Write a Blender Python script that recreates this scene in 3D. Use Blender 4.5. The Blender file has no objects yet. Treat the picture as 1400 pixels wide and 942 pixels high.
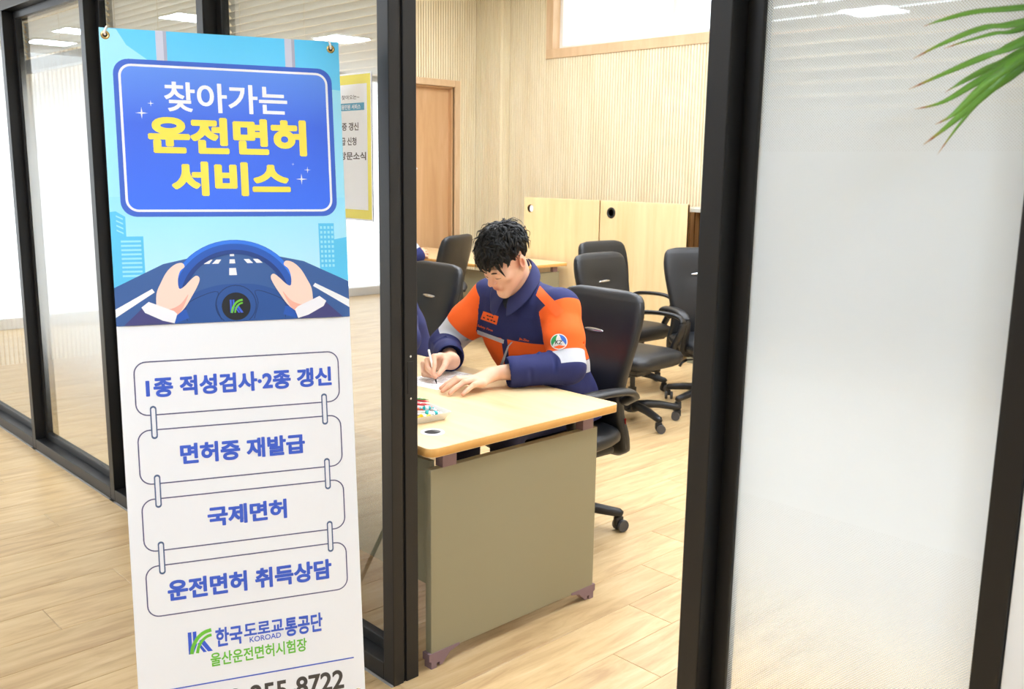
import bpy, bmesh, math, random, time
import numpy as np
from mathutils import Vector, Matrix, Euler
from mathutils.bvhtree import BVHTree
T0 = time.time()
random.seed(7); np.random.seed(7)
scene = bpy.context.scene
COL = scene.collection
PI = math.pi

# ------------------------------------------------------------------ camera
CAM_H = 1.55
YAW, PITCH, ROLL, FPX = 0.806356, 0.183342, 0.014561, 1291.03
def cam_axes():
    fw = np.array([-math.sin(YAW)*math.cos(PITCH), math.cos(YAW)*math.cos(PITCH), -math.sin(PITCH)])
    rt = np.array([math.cos(YAW), math.sin(YAW), 0.0]); up = np.cross(rt, fw)
    c, s = math.cos(ROLL), math.sin(ROLL)
    return c*rt + s*up, -s*rt + c*up, fw
RT, UP, FW = cam_axes()
cam_data = bpy.data.cameras.new('camera'); cam = bpy.data.objects.new('camera', cam_data); COL.objects.link(cam)
cam.matrix_world = Matrix(((RT[0], UP[0], -FW[0], 0), (RT[1], UP[1], -FW[1], 0), (RT[2], UP[2], -FW[2], CAM_H), (0, 0, 0, 1)))
cam_data.sensor_width = 36.0; cam_data.sensor_fit = 'HORIZONTAL'; cam_data.lens = FPX/1400*36
cam_data.dof.use_dof = True; cam_data.dof.focus_distance = 3.1; cam_data.dof.aperture_fstop = 7.0
cam_data.clip_start = 0.02
scene.camera = cam
CP = np.array([0, 0, CAM_H])
def ray(x, y): return FW + RT*(x-700)/FPX - UP*(y-471)/FPX
def at_z(x, y, z): d = ray(x, y); return CP + d*(z-CAM_H)/d[2]
def at_y(x, y, Y): d = ray(x, y); return CP + d*Y/d[1]
def at_x(x, y, X): d = ray(x, y); return CP + d*X/d[0]
def at_d(x, y, dist): return CP + ray(x, y)*dist
def proj(P):
    v = np.asarray(P, float)-CP; z = v@FW
    return 700+FPX*(v@RT)/z, 471-FPX*(v@UP)/z, z

# ------------------------------------------------------------------ world, exposure, lamp levels
world = bpy.data.worlds.new('daylight'); scene.world = world; world.use_nodes = True
world.node_tree.nodes['Background'].inputs[0].default_value = (0.92, 0.96, 1.0, 1)
world.node_tree.nodes['Background'].inputs[1].default_value = 3.2
LAMP_ROOM, LAMP_LOBBY = 38.5, 66.0
vs = scene.view_settings
vs.view_transform = 'Standard'; vs.look = 'None'; vs.gamma = 1.0; vs.exposure = 0.0
try: vs.use_curve_mapping = False
except Exception: pass

# ------------------------------------------------------------------ materials
def lin(c):
    return tuple(((v/255.0)/12.92 if v <= 10.31 else (((v/255.0)+0.055)/1.055)**2.4) for v in c)
def rgba(c): return (*lin(c), 1.0)
MATS = {}
def new_mat(name):
    m = bpy.data.materials.new(name); m.use_nodes = True; MATS[name] = m
    nt = m.node_tree; return m, nt, nt.nodes['Principled BSDF']
def plain(name, c, rough=0.5, metal=0.0, spec=0.5, bump=0.0, bscale=200.0, var=0.0):
    m, nt, b = new_mat(name)
    b.inputs['Base Color'].default_value = rgba(c); b.inputs['Roughness'].default_value = rough
    b.inputs['Metallic'].default_value = metal; b.inputs['Specular IOR Level'].default_value = spec
    if bump or var:
        tc = nt.nodes.new('ShaderNodeTexCoord'); n = nt.nodes.new('ShaderNodeTexNoise')
        n.inputs['Scale'].default_value = bscale; n.inputs['Detail'].default_value = 3
        nt.links.new(tc.outputs['Object'], n.inputs['Vector'])
        if bump:
            bp = nt.nodes.new('ShaderNodeBump'); bp.inputs['Strength'].default_value = bump; bp.inputs['Distance'].default_value = 0.002
            nt.links.new(n.outputs['Fac'], bp.inputs['Height']); nt.links.new(bp.outputs['Normal'], b.inputs['Normal'])
        if var:
            mx = nt.nodes.new('ShaderNodeMix'); mx.data_type = 'RGBA'
            mx.inputs[6].default_value = rgba(c); mx.inputs[7].default_value = (*[v*(1-var) for v in lin(c)], 1)
            nt.links.new(n.outputs['Fac'], mx.inputs[0]); nt.links.new(mx.outputs[2], b.inputs['Base Color'])
    return m
def wood(name, c1, c2, scale=(14, 1.2, 14), rough=0.4, random_shift=0.0, c3=None, spec=0.4, coarse=1.0):
    """grain stretched along the axis with the smallest scale"""
    m, nt, b = new_mat(name)
    N, Lk = nt.nodes.new, nt.links.new
    tc = N('ShaderNodeTexCoord'); mp = N('ShaderNodeMapping'); mp.inputs['Scale'].default_value = scale
    Lk(tc.outputs['Object'], mp.inputs['Vector'])
    oi = N('ShaderNodeObjectInfo'); cx = N('ShaderNodeCombineXYZ')
    mul = N('ShaderNodeMath'); mul.operation = 'MULTIPLY'; mul.inputs[1].default_value = 40.0
    Lk(oi.outputs['Random'], mul.inputs[0])
    for i in range(3): Lk(mul.outputs[0], cx.inputs[i])
    Lk(cx.outputs[0], mp.inputs['Location'])
    n = N('ShaderNodeTexNoise'); n.inputs['Scale'].default_value = 1.0*coarse; n.inputs['Detail'].default_value = 7; n.inputs['Roughness'].default_value = 0.62
    n.inputs['Distortion'].default_value = 0.6
    Lk(mp.outputs[0], n.inputs['Vector'])
    rp = N('ShaderNodeValToRGB'); e = rp.color_ramp.elements
    e[0].position = 0.3; e[0].color = rgba(c1); e[1].position = 0.72; e[1].color = rgba(c2)
    if c3:
        k = e.new(0.5); k.color = rgba(c3)
    Lk(n.outputs['Fac'], rp.inputs[0])
    out = rp.outputs[0]
    if random_shift:
        hs = N('ShaderNodeHueSaturation')
        mr = N('ShaderNodeMapRange'); mr.inputs['To Min'].default_value = 1-random_shift; mr.inputs['To Max'].default_value = 1+random_shift*0.6
        Lk(oi.outputs['Random'], mr.inputs['Value']); Lk(mr.outputs[0], hs.inputs['Value']); Lk(out, hs.inputs['Color']); out = hs.outputs[0]
    Lk(out, b.inputs['Base Color'])
    b.inputs['Roughness'].default_value = rough; b.inputs['Specular IOR Level'].default_value = spec
    return m
def emit(name, c, s):
    m, nt, b = new_mat(name)
    b.inputs['Base Color'].default_value = (0.8, 0.8, 0.8, 1)
    b.inputs['Emission Color'].default_value = rgba(c); b.inputs['Emission Strength'].default_value = s
    return m
wood('oak_floor', (184, 150, 108), (220, 194, 150), (22, 3.0, 16), 0.36, 0.07, (206, 175, 128), 0.45)
wood('rib_wood', (228, 212, 176), (240, 229, 200), (9, 9, 1.2), 0.55, 0, (234, 221, 188))
wood('groove_wood', (190, 158, 110), (206, 176, 128), (9, 9, 1.2), 0.6)
wood('door_wood', (196, 152, 108), (216, 176, 134), (8, 8, 0.9), 0.4, 0, (207, 165, 120))
wood('trim_wood', (206, 172, 132), (224, 194, 156), (9, 9, 2), 0.45)
wood('desk_wood', (224, 190, 140), (240, 214, 170), (2.0, 16, 16), 0.33, 0, (233, 203, 156))
wood('edge_wood', (214, 158, 84), (228, 176, 102), (6, 6, 6), 0.4)
wood('rib_shade_brown', (112, 78, 42), (136, 98, 56), (9, 9, 1.2), 0.6)  # ribbed wall wood with the shade under the ledge put into its colour
wood('board_wood', (230, 200, 146), (244, 220, 172), (11, 11, 1.0), 0.42, 0.02, (238, 210, 160))
plain('frame_black', (25, 24, 24), 0.40, 0.0, 0.4, 0.03, 300)
plain('gasket', (18, 18, 20), 0.6)
plain('white_wall', (236, 236, 234), 0.8)
plain('ceiling_white', (240, 240, 238), 0.85)
plain('panel_grey', (146, 138, 110), 0.5, bump=0.12, bscale=900)
plain('panel_edge', (140, 140, 118), 0.5)
plain('mauve_plastic', (134, 108, 112), 0.5)
plain('leather', (27, 28, 31), 0.42, 0.0, 0.5, 0.15, 260)
plain('black_plastic', (26, 26, 28), 0.42)
plain('grey_rubber', (74, 72, 72), 0.5)
plain('chrome', (205, 205, 208), 0.22, 1.0)
plain('brass', (206, 178, 118), 0.25, 1.0)
plain('white_plastic', (236, 234, 228), 0.4)
plain('off_white', (225, 222, 212), 0.5)
plain('dark_hole', (30, 24, 20), 0.8)
plain('paper', (245, 245, 245), 0.7)
plain('ink', (60, 60, 66), 0.8)
plain('seal_grey', (150, 148, 146), 0.7)
plain('slat_white', (222, 219, 208), 0.42)
plain('cord_cream', (226, 208, 170), 0.7)
plain('shelf_grey', (186, 184, 172), 0.5)
plain('red_tag', (170, 30, 36), 0.6)
emit('lamp_room', (236, 244, 255), LAMP_ROOM)
emit('lamp_lobby', (226, 239, 255), LAMP_LOBBY)

def thin_glass(name):
    m, nt, b = new_mat(name); nt.nodes.remove(b)
    N, Lk = nt.nodes.new, nt.links.new
    out = [n for n in nt.nodes if n.type == 'OUTPUT_MATERIAL'][0]
    t = N('ShaderNodeBsdfTransparent'); t.inputs[0].default_value = (0.925, 0.94, 0.94, 1)
    g = N('ShaderNodeBsdfGlossy'); g.inputs['Roughness'].default_value = 0.0
    f = N('ShaderNodeFresnel'); f.inputs['IOR'].default_value = 1.5
    geo = N('ShaderNodeNewGeometry'); inv = N('ShaderNodeMath'); inv.operation = 'SUBTRACT'; inv.inputs[0].default_value = 1.0
    Lk(geo.outputs['Backfacing'], inv.inputs[1])
    mul = N('ShaderNodeMath'); mul.operation = 'MULTIPLY'; Lk(f.outputs[0], mul.inputs[0]); Lk(inv.outputs[0], mul.inputs[1])
    m2 = N('ShaderNodeMath'); m2.operation = 'MULTIPLY'; m2.inputs[1].default_value = 1.7; m2.use_clamp = True; Lk(mul.outputs[0], m2.inputs[0])
    mx = N('ShaderNodeMixShader'); Lk(m2.outputs[0], mx.inputs[0]); Lk(t.outputs[0], mx.inputs[1]); Lk(g.outputs[0], mx.inputs[2])
    Lk(mx.outputs[0], out.inputs['Surface'])
    return m
thin_glass('glass')

def film(name):
    """dotted frosting: dots grow into full white between z 0.95 and 1.62 and thin out above and below"""
    m, nt, b = new_mat(name); nt.nodes.remove(b)
    N, Lk = nt.nodes.new, nt.links.new
    out = [n for n in nt.nodes if n.type == 'OUTPUT_MATERIAL'][0]
    def math_(op, a, bb=None, clamp=False):
        n = N('ShaderNodeMath'); n.operation = op; n.use_clamp = clamp
        for i, v in enumerate((a, bb)):
            if v is None: continue
            if isinstance(v, (int, float)): n.inputs[i].default_value = v
            else: Lk(v, n.inputs[i])
        return n.outputs[0]
    geo = N('ShaderNodeNewGeometry'); sp = N('ShaderNodeSeparateXYZ'); Lk(geo.outputs['Position'], sp.inputs[0])
    X, Z = sp.outputs['X'], sp.outputs['Z']
    P = 2*PI/0.0052
    cu = math_('COSINE', math_('MULTIPLY', X, P)); cv = math_('COSINE', math_('MULTIPLY', Z, P))
    dot = math_('ADD', math_('MULTIPLY', math_('MULTIPLY', cu, cv), 0.5), 0.5)
    fc = N('ShaderNodeFloatCurve'); mr = N('ShaderNodeMapRange'); mr.inputs['From Min'].default_value = 0.0; mr.inputs['From Max'].default_value = 2.4
    Lk(Z, mr.inputs['Value']); Lk(mr.outputs[0], fc.inputs['Value'])
    c = fc.mapping.curves[0]
    pts = [(0, 0), (0.10/2.4, 0.0), (0.30/2.4, 0.16), (0.55/2.4, 0.52), (0.75/2.4, 0.85), (0.92/2.4, 1.0), (1.58/2.4, 1.0), (1.72/2.4, 0.80), (1.88/2.4, 0.58), (2.0/2.4, 0.30), (2.12/2.4, 0.0), (1, 0)]
    c.points[0].location = pts[0]; c.points[1].location = pts[-1]
    for p in pts[1:-1]: c.points.new(*p)
    for p in c.points: p.handle_type = 'VECTOR'
    fc.mapping.update()
    D = fc.outputs[0]
    k = math_('SUBTRACT', dot, math_('SUBTRACT', 1.0, D))
    a = math_('ADD', math_('MULTIPLY', k, 6.0), 0.5, True)
    a = math_('MULTIPLY', a, math_('GREATER_THAN', D, 0.01))
    solid = math_('GREATER_THAN', D, 0.985)
    a = math_('MAXIMUM', a, solid)
    a = math_('MULTIPLY', a, 0.97)
    df = N('ShaderNodeBsdfDiffuse'); df.inputs[0].default_value = (0.86, 0.93, 0.98, 1)
    tl = N('ShaderNodeBsdfTranslucent'); tl.inputs[0].default_value = (0.86, 0.93, 0.98, 1)
    m1 = N('ShaderNodeMixShader'); m1.inputs[0].default_value = 0.2; Lk(df.outputs[0], m1.inputs[1]); Lk(tl.outputs[0], m1.inputs[2])
    gl = N('ShaderNodeBsdfGlossy'); gl.inputs['Roughness'].default_value = 0.02; fr_ = N('ShaderNodeFresnel'); fr_.inputs['IOR'].default_value = 1.5
    m3 = N('ShaderNodeMixShader'); Lk(math_('MULTIPLY', fr_.outputs[0], 1.4, True), m3.inputs[0]); Lk(m1.outputs[0], m3.inputs[1]); Lk(gl.outputs[0], m3.inputs[2]); m1 = m3
    t = N('ShaderNodeBsdfTransparent')
    mx = N('ShaderNodeMixShader'); Lk(a, mx.inputs[0]); Lk(t.outputs[0], mx.inputs[1]); Lk(m1.outputs[0], mx.inputs[2])
    Lk(mx.outputs[0], out.inputs['Surface'])
    return m
film('film')

# ------------------------------------------------------------------ object helpers
def mesh_from(verts, faces, mat=None, smooth=False, uv=None):
    me = bpy.data.meshes.new('m'); me.from_pydata([tuple(map(float, v)) for v in verts], [], [tuple(map(int, f)) for f in faces])
    mats = mat if isinstance(mat, (list, tuple)) else [mat]
    for k in mats:
        if k: me.materials.append(MATS[k])
    if smooth: me.polygons.foreach_set('use_smooth', [True]*len(me.polygons))
    me.update(); return me
def link(name, me, parent=None, loc=(0, 0, 0), rot=None, kind=None, label=None, cat=None, group=None):
    o = bpy.data.objects.new(name, me); COL.objects.link(o); me and setattr(me, 'name', name)
    o.location = loc
    if rot is not None: o.rotation_euler = rot
    if parent is not None: o.parent = parent
    if kind: o['kind'] = kind
    if label: o['label'] = label
    if cat: o['category'] = cat
    if group: o['group'] = group
    return o
def thing(name, label, cat, loc=(0, 0, 0), rz=0.0, group=None):
    o = link(name, None, None, loc, (0, 0, rz), None, label, cat, group); o.empty_display_size = 0.05
    return o
def dup(root, loc, rz, label, group=None):
    def cp(o, par):
        c = o.copy(); COL.objects.link(c); c.parent = par
        for ch in o.children: cp(ch, c)
        return c
    r = cp(root, None); r.location = loc; r.rotation_euler = (0, 0, rz); r['label'] = label
    if group: r['group'] = group
    return r
class MB:
    """collects shapes into one mesh"""
    def __init__(s): s.v = []; s.f = []; s.mi = []; s.cur = 0
    def add(s, v, f):
        b = len(s.v); s.v += [tuple(p) for p in v]; s.f += [tuple(i+b for i in q) for q in f]; s.mi += [s.cur]*len(f); return s
    def box(s, x0, x1, y0, y1, z0, z1, bev=0.0, seg=2):
        if bev <= 0:
            v = [(x0, y0, z0), (x1, y0, z0), (x1, y1, z0), (x0, y1, z0), (x0, y0, z1), (x1, y0, z1), (x1, y1, z1), (x0, y1, z1)]
            return s.add(v, [(0, 3, 2, 1), (4, 5, 6, 7), (0, 1, 5, 4), (1, 2, 6, 5), (2, 3, 7, 6), (3, 0, 4, 7)])
        bm = bmesh.new(); bmesh.ops.create_cube(bm, size=1.0)
        for v in bm.verts:
            v.co = Vector(((x0+x1)/2+v.co.x*(x1-x0), (y0+y1)/2+v.co.y*(y1-y0), (z0+z1)/2+v.co.z*(z1-z0)))
        bmesh.ops.bevel(bm, geom=bm.edges[:], offset=bev, segments=seg, affect='EDGES', profile=0.5)
        bm.verts.index_update(); r = ([tuple(v.co) for v in bm.verts], [tuple(v.index for v in f.verts) for f in bm.faces]); bm.free()
        return s.add(*r)
    def rings(s, R, cap=True, closed=True):
        n = len(R[0]); v = [p for r in R for p in r]; f = []
        for i in range(len(R)-1):
            for j in range(n if closed else n-1):
                a, b2 = i*n+j, i*n+(j+1) % n; f.append((a, b2, b2+n, a+n))
        if cap: f.append(tuple(range(n-1, -1, -1))); f.append(tuple(range((len(R)-1)*n, len(R)*n)))
        return s.add(v, f)
    def tube(s, path, rad, n=8, flat=None, up=(0, 0, 1)):
        """flat = (half width across, half height along up-ish)"""
        P = [np.asarray(p, float) for p in path]; R = []
        for i, p in enumerate(P):
            t = P[min(i+1, len(P)-1)]-P[max(i-1, 0)]; t /= np.linalg.norm(t)+1e-12
            u = np.asarray(up, float); a = np.cross(u, t)
            if np.linalg.norm(a) < 1e-3: a = np.cross((1, 0, 0.01), t)
            a /= np.linalg.norm(a); c = np.cross(t, a)
            r = rad[i] if isinstance(rad, (list, tuple, np.ndarray)) else rad
            rx, ry = (r*flat[0], r*flat[1]) if flat else (r, r)
            R.append([p+a*rx*math.cos(2*PI*k/n)+c*ry*math.sin(2*PI*k/n) for k in range(n)])
        return s.rings(R)
    def lathe(s, prof, n=24, org=(0, 0, 0), axis='z', cap=True):
        R = []
        for r, h in prof:
            ring = []
            for k in range(n):
                a = 2*PI*k/n; p = (r*math.cos(a), r*math.sin(a), h)
                if axis == 'x': p = (p[2], p[0], p[1])
                elif axis == 'y': p = (p[1], p[2], p[0])
                ring.append((p[0]+org[0], p[1]+org[1], p[2]+org[2]))
            R.append(ring)
        return s.rings(R, cap)
    def prism(s, outline, axis, a, b2):
        """outline in the two other axes, extruded along axis from a to b2"""
        def P(q, h):
            if axis == 'x': return (h, q[0], q[1])
            if axis == 'y': return (q[0], h, q[1])
            return (q[0], q[1], h)
        n = len(outline); v = [P(q, a) for q in outline]+[P(q, b2) for q in outline]
        f = [tuple(range(n-1, -1, -1)), tuple(range(n, 2*n))]+[(i, (i+1) % n, (i+1) % n+n, i+n) for i in range(n)]
        return s.add(v, f)
    def xf(s, M):
        M = Matrix(M); s.v = [tuple(M @ Vector(p)) for p in s.v]; return s
    def me(s, mat, smooth=False, angle=None):
        me = mesh_from(s.v, s.f, mat, smooth)
        if len(set(s.mi)) > 1: me.polygons.foreach_set('material_index', s.mi)
        bm = bmesh.new(); bm.from_mesh(me); bmesh.ops.recalc_face_normals(bm, faces=bm.faces[:])
        if angle is not None:
            for f in bm.faces: f.smooth = True
            for e in bm.edges:
                if len(e.link_faces) == 2 and e.calc_face_angle(0) > angle: e.smooth = False
        bm.to_mesh(me); bm.free()
        return me
    def build(s, name, mat, parent=None, smooth=False, angle=None, **kw):
        return link(name, s.me(mat, smooth, angle), parent, **kw)

# ================================================================== the setting
RIB = 0.033
YP0, YP1, YG = 1.57, 1.665, 1.635          # partition front, back and glass
XL, XR, YB, ZC = -7.90, 1.3, 7.10, 3.5     # room left wall, right wall, back wall, ceiling
LX0, LX1, LY0, ZL = -9.6, 6.0, -9.2, 2.62    # lobby, with a lower ceiling

floor = MB().box(LX0-.2, LX1+.2, LY0-.2, YB+.2, -.12, -.0045).build('floor', 'seal_grey', kind='structure')
def plank_mesh(x0, x1, y0, y1):
    g, c = .0007, .0018
    x0 += g; x1 -= g; y0 += g; y1 -= g
    v = [(x0, y0, -.0045), (x1, y0, -.0045), (x1, y1, -.0045), (x0, y1, -.0045), (x0, y0, -c*.6), (x1, y0, -c*.6), (x1, y1, -c*.6), (x0, y1, -c*.6),
         (x0+c, y0+c, 0), (x1-c, y0+c, 0), (x1-c, y1-c, 0), (x0+c, y1-c, 0)]
    f = [(8, 9, 10, 11)]+[(i, (i+1) % 4, (i+1) % 4+4, i+4) for i in range(4)]+[(i+4, (i+1) % 4+4, (i+1) % 4+8, i+8) for i in range(4)]
    return v, f
PW, PL = 0.1945, 1.26
def inview(x, y):
    X, Y, Z = proj((x, y, 0)); return Z > .3 and -260 < X < 1660 and 200 < Y < 1250
planks, rest = [], MB()
k0, k1 = int((LX0+1.62)/PW)-1, int((LX1+1.62)/PW)
for k in range(k0, k1+1):
    x0 = -1.622+k*PW; x1 = x0+PW
    yj = 2.22-.315*(k+1)
    j = math.floor((LY0-yj)/PL)
    while True:
        y0 = yj+j*PL; j += 1
        if y0 > YB: break
        y0c, y1c = max(y0, LY0), min(y0+PL, YB)
        if y1c-y0c < .02 or x0 < LX0 or x1 > LX1: continue
        cx, cy = (x0+x1)/2, (y0c+y1c)/2
        vis = any(inview(x, y) for x in (x0, x1) for y in (y0c, cy, y1c)) and x0 > XL-1.2 and cy > -1.5
        if vis: planks.append((math.hypot(cx, cy), x0, x1, y0c, y1c))
        else: rest.add(*plank_mesh(x0, x1, y0c, y1c))
planks.sort()
full = mesh_from(*plank_mesh(0, PW, 0, PL), 'oak_floor')
for i, (d, x0, x1, y0, y1) in enumerate(planks):
    if i < 300:
        me = full if abs(y1-y0-PL) < 1e-6 else mesh_from(*plank_mesh(0, PW, 0, y1-y0), 'oak_floor')
        link('plank', me, floor, (x0, y0, 0))
    else: rest.add(*plank_mesh(x0, x1, y0, y1))
link('planks_beyond', mesh_from(rest.v, rest.f, 'oak_floor'), floor, kind='stuff')

def ribs(mb, axis, a0, a1, z0, z1, face, sgn):
    """vertical trapezoid ribs on a wall face; axis = direction the ribs repeat along; sgn = way the ribs stand proud"""
    n = max(1, round((a1-a0)/RIB)); p = (a1-a0)/n; h = .010
    for i in range(n):
        s = a0+i*p; q = [(s+p*.12, 0), (s+p*.20, h), (s+p*.80, h), (s+p*.88, 0)]
        v = []
        for z in (z0, z1):
            for a, d in q: v.append((a, face+sgn*d, z) if axis == 'x' else (face+sgn*d, a, z))
        mb.add(v, [(0, 1, 5, 4), (1, 2, 6, 5), (2, 3, 7, 6), (0, 3, 2, 1), (4, 5, 6, 7)])
# back wall with its high window
WX0, WX1, WZ0, WZ1 = -6.86, -2.6, 2.74, 3.38
wb = MB().box(XL-.2, WX0, YB, YB+.16, 0, ZC).box(WX1, XR+.2, YB, YB+.16, 0, ZC).box(WX0, WX1, YB, YB+.16, 0, WZ0).box(WX0, WX1, YB, YB+.16, WZ1, ZC)
wall_back = wb.build('wall_back', 'groove_wood', kind='structure')
r = MB(); ribs(r, 'x', -7.486, WX0-.09, 0, ZC, YB, -1); ribs(r, 'x', WX0-.09, WX1+.09, 0, WZ0-.09, YB, -1); ribs(r, 'x', WX1+.09, XR, 0, ZC, YB, -1)
r.build('ribbed_panelling', 'rib_wood', wall_back, kind='stuff')
win = link('window_1', None, None, (WX0, YB, WZ0), kind='structure')
def at0(o, mb): return mb.xf(Matrix.Translation(-Vector(o.location)))
for nm, b in (('window_sill_board', (WX0-.09, WX1+.09, YB-.022, YB+.14, WZ0-.09, WZ0+.003)), ('window_casing', (WX0-.09, WX0+.003, YB-.022, YB+.14, WZ0, WZ1+.09)),
              ('window_casing', (WX1-.003, WX1+.09, YB-.022, YB+.14, WZ0, WZ1+.09)), ('window_head', (WX0, WX1, YB-.022, YB+.14, WZ1-.003, WZ1+.09))):
    at0(win, MB().box(*b, .004)).build(nm, 'trim_wood', win)
for x in (WX0+.0, (WX0*2+WX1)/3-.02, (WX0+WX1*2)/3-.02, WX1-.045):
    at0(win, MB().box(x, x+.045, YB+.08, YB+.12, WZ0, WZ1, .004)).build('sash_bar', 'white_plastic', win)
for z in (WZ0, WZ1-.04): at0(win, MB().box(WX0+.045, WX1-.045, YB+.082, YB+.118, z, z+.04, .004)).build('sash_rail', 'white_plastic', win)
at0(win, MB().box(WX0+.04, WX1-.04, YB+.098, YB+.103, WZ0+.02, WZ1-.02)).build('pane', 'glass', win)
# left wall with a door, corner column
DY1, DZ = 6.672, 2.395; DY0 = DY1-1.0
wl = MB().box(XL-.16, XL, YP1, DY0, 0, ZC).box(XL-.16, XL, DY1, YB, 0, ZC).box(XL-.16, XL, DY0, DY1, DZ, ZC)
wall_left = wl.build('wall_left', 'groove_wood', kind='structure')
r = MB(); ribs(r, 'y', YP1, DY0-.07, 0, ZC, XL, 1); ribs(r, 'y', DY0-.07, DY1+.07, DZ+.07, ZC, XL, 1); ribs(r, 'y', DY1+.07, 6.972, 0, ZC, XL, 1)
r.build('ribbed_panelling', 'rib_wood', wall_left, kind='stuff')
col = MB().box(XL, -7.492, 6.978, YB, 0, ZC).build('wall_column', 'groove_wood', kind='structure')
r = MB(); ribs(r, 'x', XL+.006, -7.486, 0, ZC, 6.978, -1); ribs(r, 'y', 6.972, YB-.006, 0, ZC, -7.492, 1)
r.build('ribbed_panelling', 'rib_wood', col, kind='stuff')
door = link('door_1', None, None, (XL, DY0, 0), kind='structure')
at0(door, MB().box(XL-.11, XL-.07, DY0+.005, DY1-.005, .006, DZ-.005, .002)).build('door_leaf', 'door_wood', door)
for nm, b in (('door_casing', (XL-.02, XL+.022, DY0-.07, DY0, 0, DZ+.07)), ('door_casing', (XL-.02, XL+.022, DY1, DY1+.07, 0, DZ+.07)), ('door_head', (XL-.02, XL+.022, DY0, DY1, DZ, DZ+.07))):
    at0(door, MB().box(*b, .004)).build(nm, 'trim_wood', door)
for b in ((XL-.125, XL-.02, DY1-.018, DY1, 0, DZ), (XL-.125, XL-.02, DY0, DY0+.018, 0, DZ), (XL-.125, XL-.02, DY0+.018, DY1-.018, DZ-.018, DZ)):
    at0(door, MB().box(*b)).build('door_jamb', 'door_wood', door)
hk = MB().box(XL-.07, XL-.055, 6.08, 6.12, 1.50, 1.58, .004).tube([(XL-.06, 6.10, 1.545), (XL-.02, 6.11, 1.54), (XL+.005, 6.145, 1.535), (XL+.01, 6.16, 1.55)], .012, 8)
link('door_hook', hk.me('white_plastic', True), None, label='small white hook on the wooden door of the back corner', cat='hook')
MB().box(XR, XR+.16, YP1, YB, 0, ZC).build('wall_right', 'white_wall', kind='structure')
MB().box(XL-.2, XR+.2, YP0+.06, YB+.2, ZC, ZC+.12).box(LX0-.2, LX1+.2, LY0-.2, YP0+.06, ZL, ZC+.12).build('ceiling', 'ceiling_white', kind='structure')
# ledge along the back wall behind the boards
MB().box(-4.72, XR-.01, 6.34, YB-.012, 1.232, 1.262, .003).build('wall_ledge', 'shelf_grey', label='pale grey ledge on the ribbed back wall, right of the upright boards', cat='ledge')
# lobby walls; the lobby's end wall is glazed
wf = MB().box(LX0, LX1, LY0-.16, LY0, 0, ZL); wf.build('wall_lobby_far', 'white_wall', kind='structure')
MB().box(LX1, LX1+.16, LY0, YP0+.1, 0, ZL).build('wall_lobby_right', 'white_wall', kind='structure')
GY0, GY1, GZ = -7.5, 1.15, 2.56
MB().box(LX0-.16, LX0, LY0, GY0, 0, ZL).box(LX0-.16, LX0, GY1, YP1, 0, ZL).box(LX0-.16, LX0, GY0, GY1, GZ, ZL).box(LX0-.16, LX0, GY0, GY1, 0, .1).build('wall_lobby_left', 'white_wall', kind='structure')
w2 = link('window_2', None, None, (LX0, GY0, .1), kind='structure')
for i in range(3):
    y = GY0+(GY1-GY0-.06)*i/2
    at0(w2, MB().box(LX0-.11, LX0-.05, y, y+.06, .1, GZ)).build('window_bar', 'white_plastic', w2)
at0(w2, MB().box(LX0-.085, LX0-.08, GY0, GY1, .1, GZ)).build('pane', 'glass', w2)

# ------------------------------------------------------------------ glazed partition
PT = 2.30                                   # underside of its top rail
MB().box(LX0, LX1, YP0+.01, YP1-.005, PT+.06, ZC).box(LX0, -7.63, YP0+.01, YP1-.005, 0, PT+.06).box(-.468, LX1, YP0+.005, YP1-.005, 0, PT+.06).build('wall_front', 'white_wall', kind='structure')
part = link('trim_1', None, None, (-2.16, YP0, 0), kind='structure'); part['label'] = 'black metal frame of the glazed partition'
mull = [-7.63, -6.535, -5.442, -4.34, -3.247]
for x in mull: at0(part, MB().box(x, x+.05, YP0, YP1, 0, PT, .0025)).build('mullion', 'frame_black', part)
# the door post shows two halves with a gasket between them
at0(part, MB().box(-2.184, -2.132, YP0, 1.608, 0, PT, .0025)).build('door_post', 'frame_black', part)
at0(part, MB().box(-2.184, -2.132, 1.618, YP1, 0, PT, .0025)).build('door_post', 'frame_black', part)
at0(part, MB().box(-2.18, -2.139, 1.606, 1.62, 0, PT)).build('post_gasket', 'gasket', part)
sp = at0(part, MB().box(-2.1325, -2.1305, 1.628, 1.650, .905, 1.0, .0006)).build('strike_plate', 'gasket', part)
for z in (.89, 1.015): at0(part, MB().lathe([(.0035, 0), (.0035, .0015)], 8, (-2.132, 1.639, z), 'x')).build('screw', 'chrome', part)
at0(part, MB().box(-1.106, -1.055, YP0, YP1, 0, PT, .0025)).build('door_post', 'frame_black', part)
at0(part, MB().box(-.516, -.470, YP0, YP1, 0, PT, .0025)).build('mullion', 'frame_black', part)
at0(part, MB().box(-7.63, -.463, YP0, YP1, PT, PT+.06, .0025)).build('top_rail', 'frame_black', part)
bays = [(mull[i]+.05, mull[i+1]) for i in range(4)]+[(mull[4]+.05, -2.184), (-1.055, -.494)]
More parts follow.
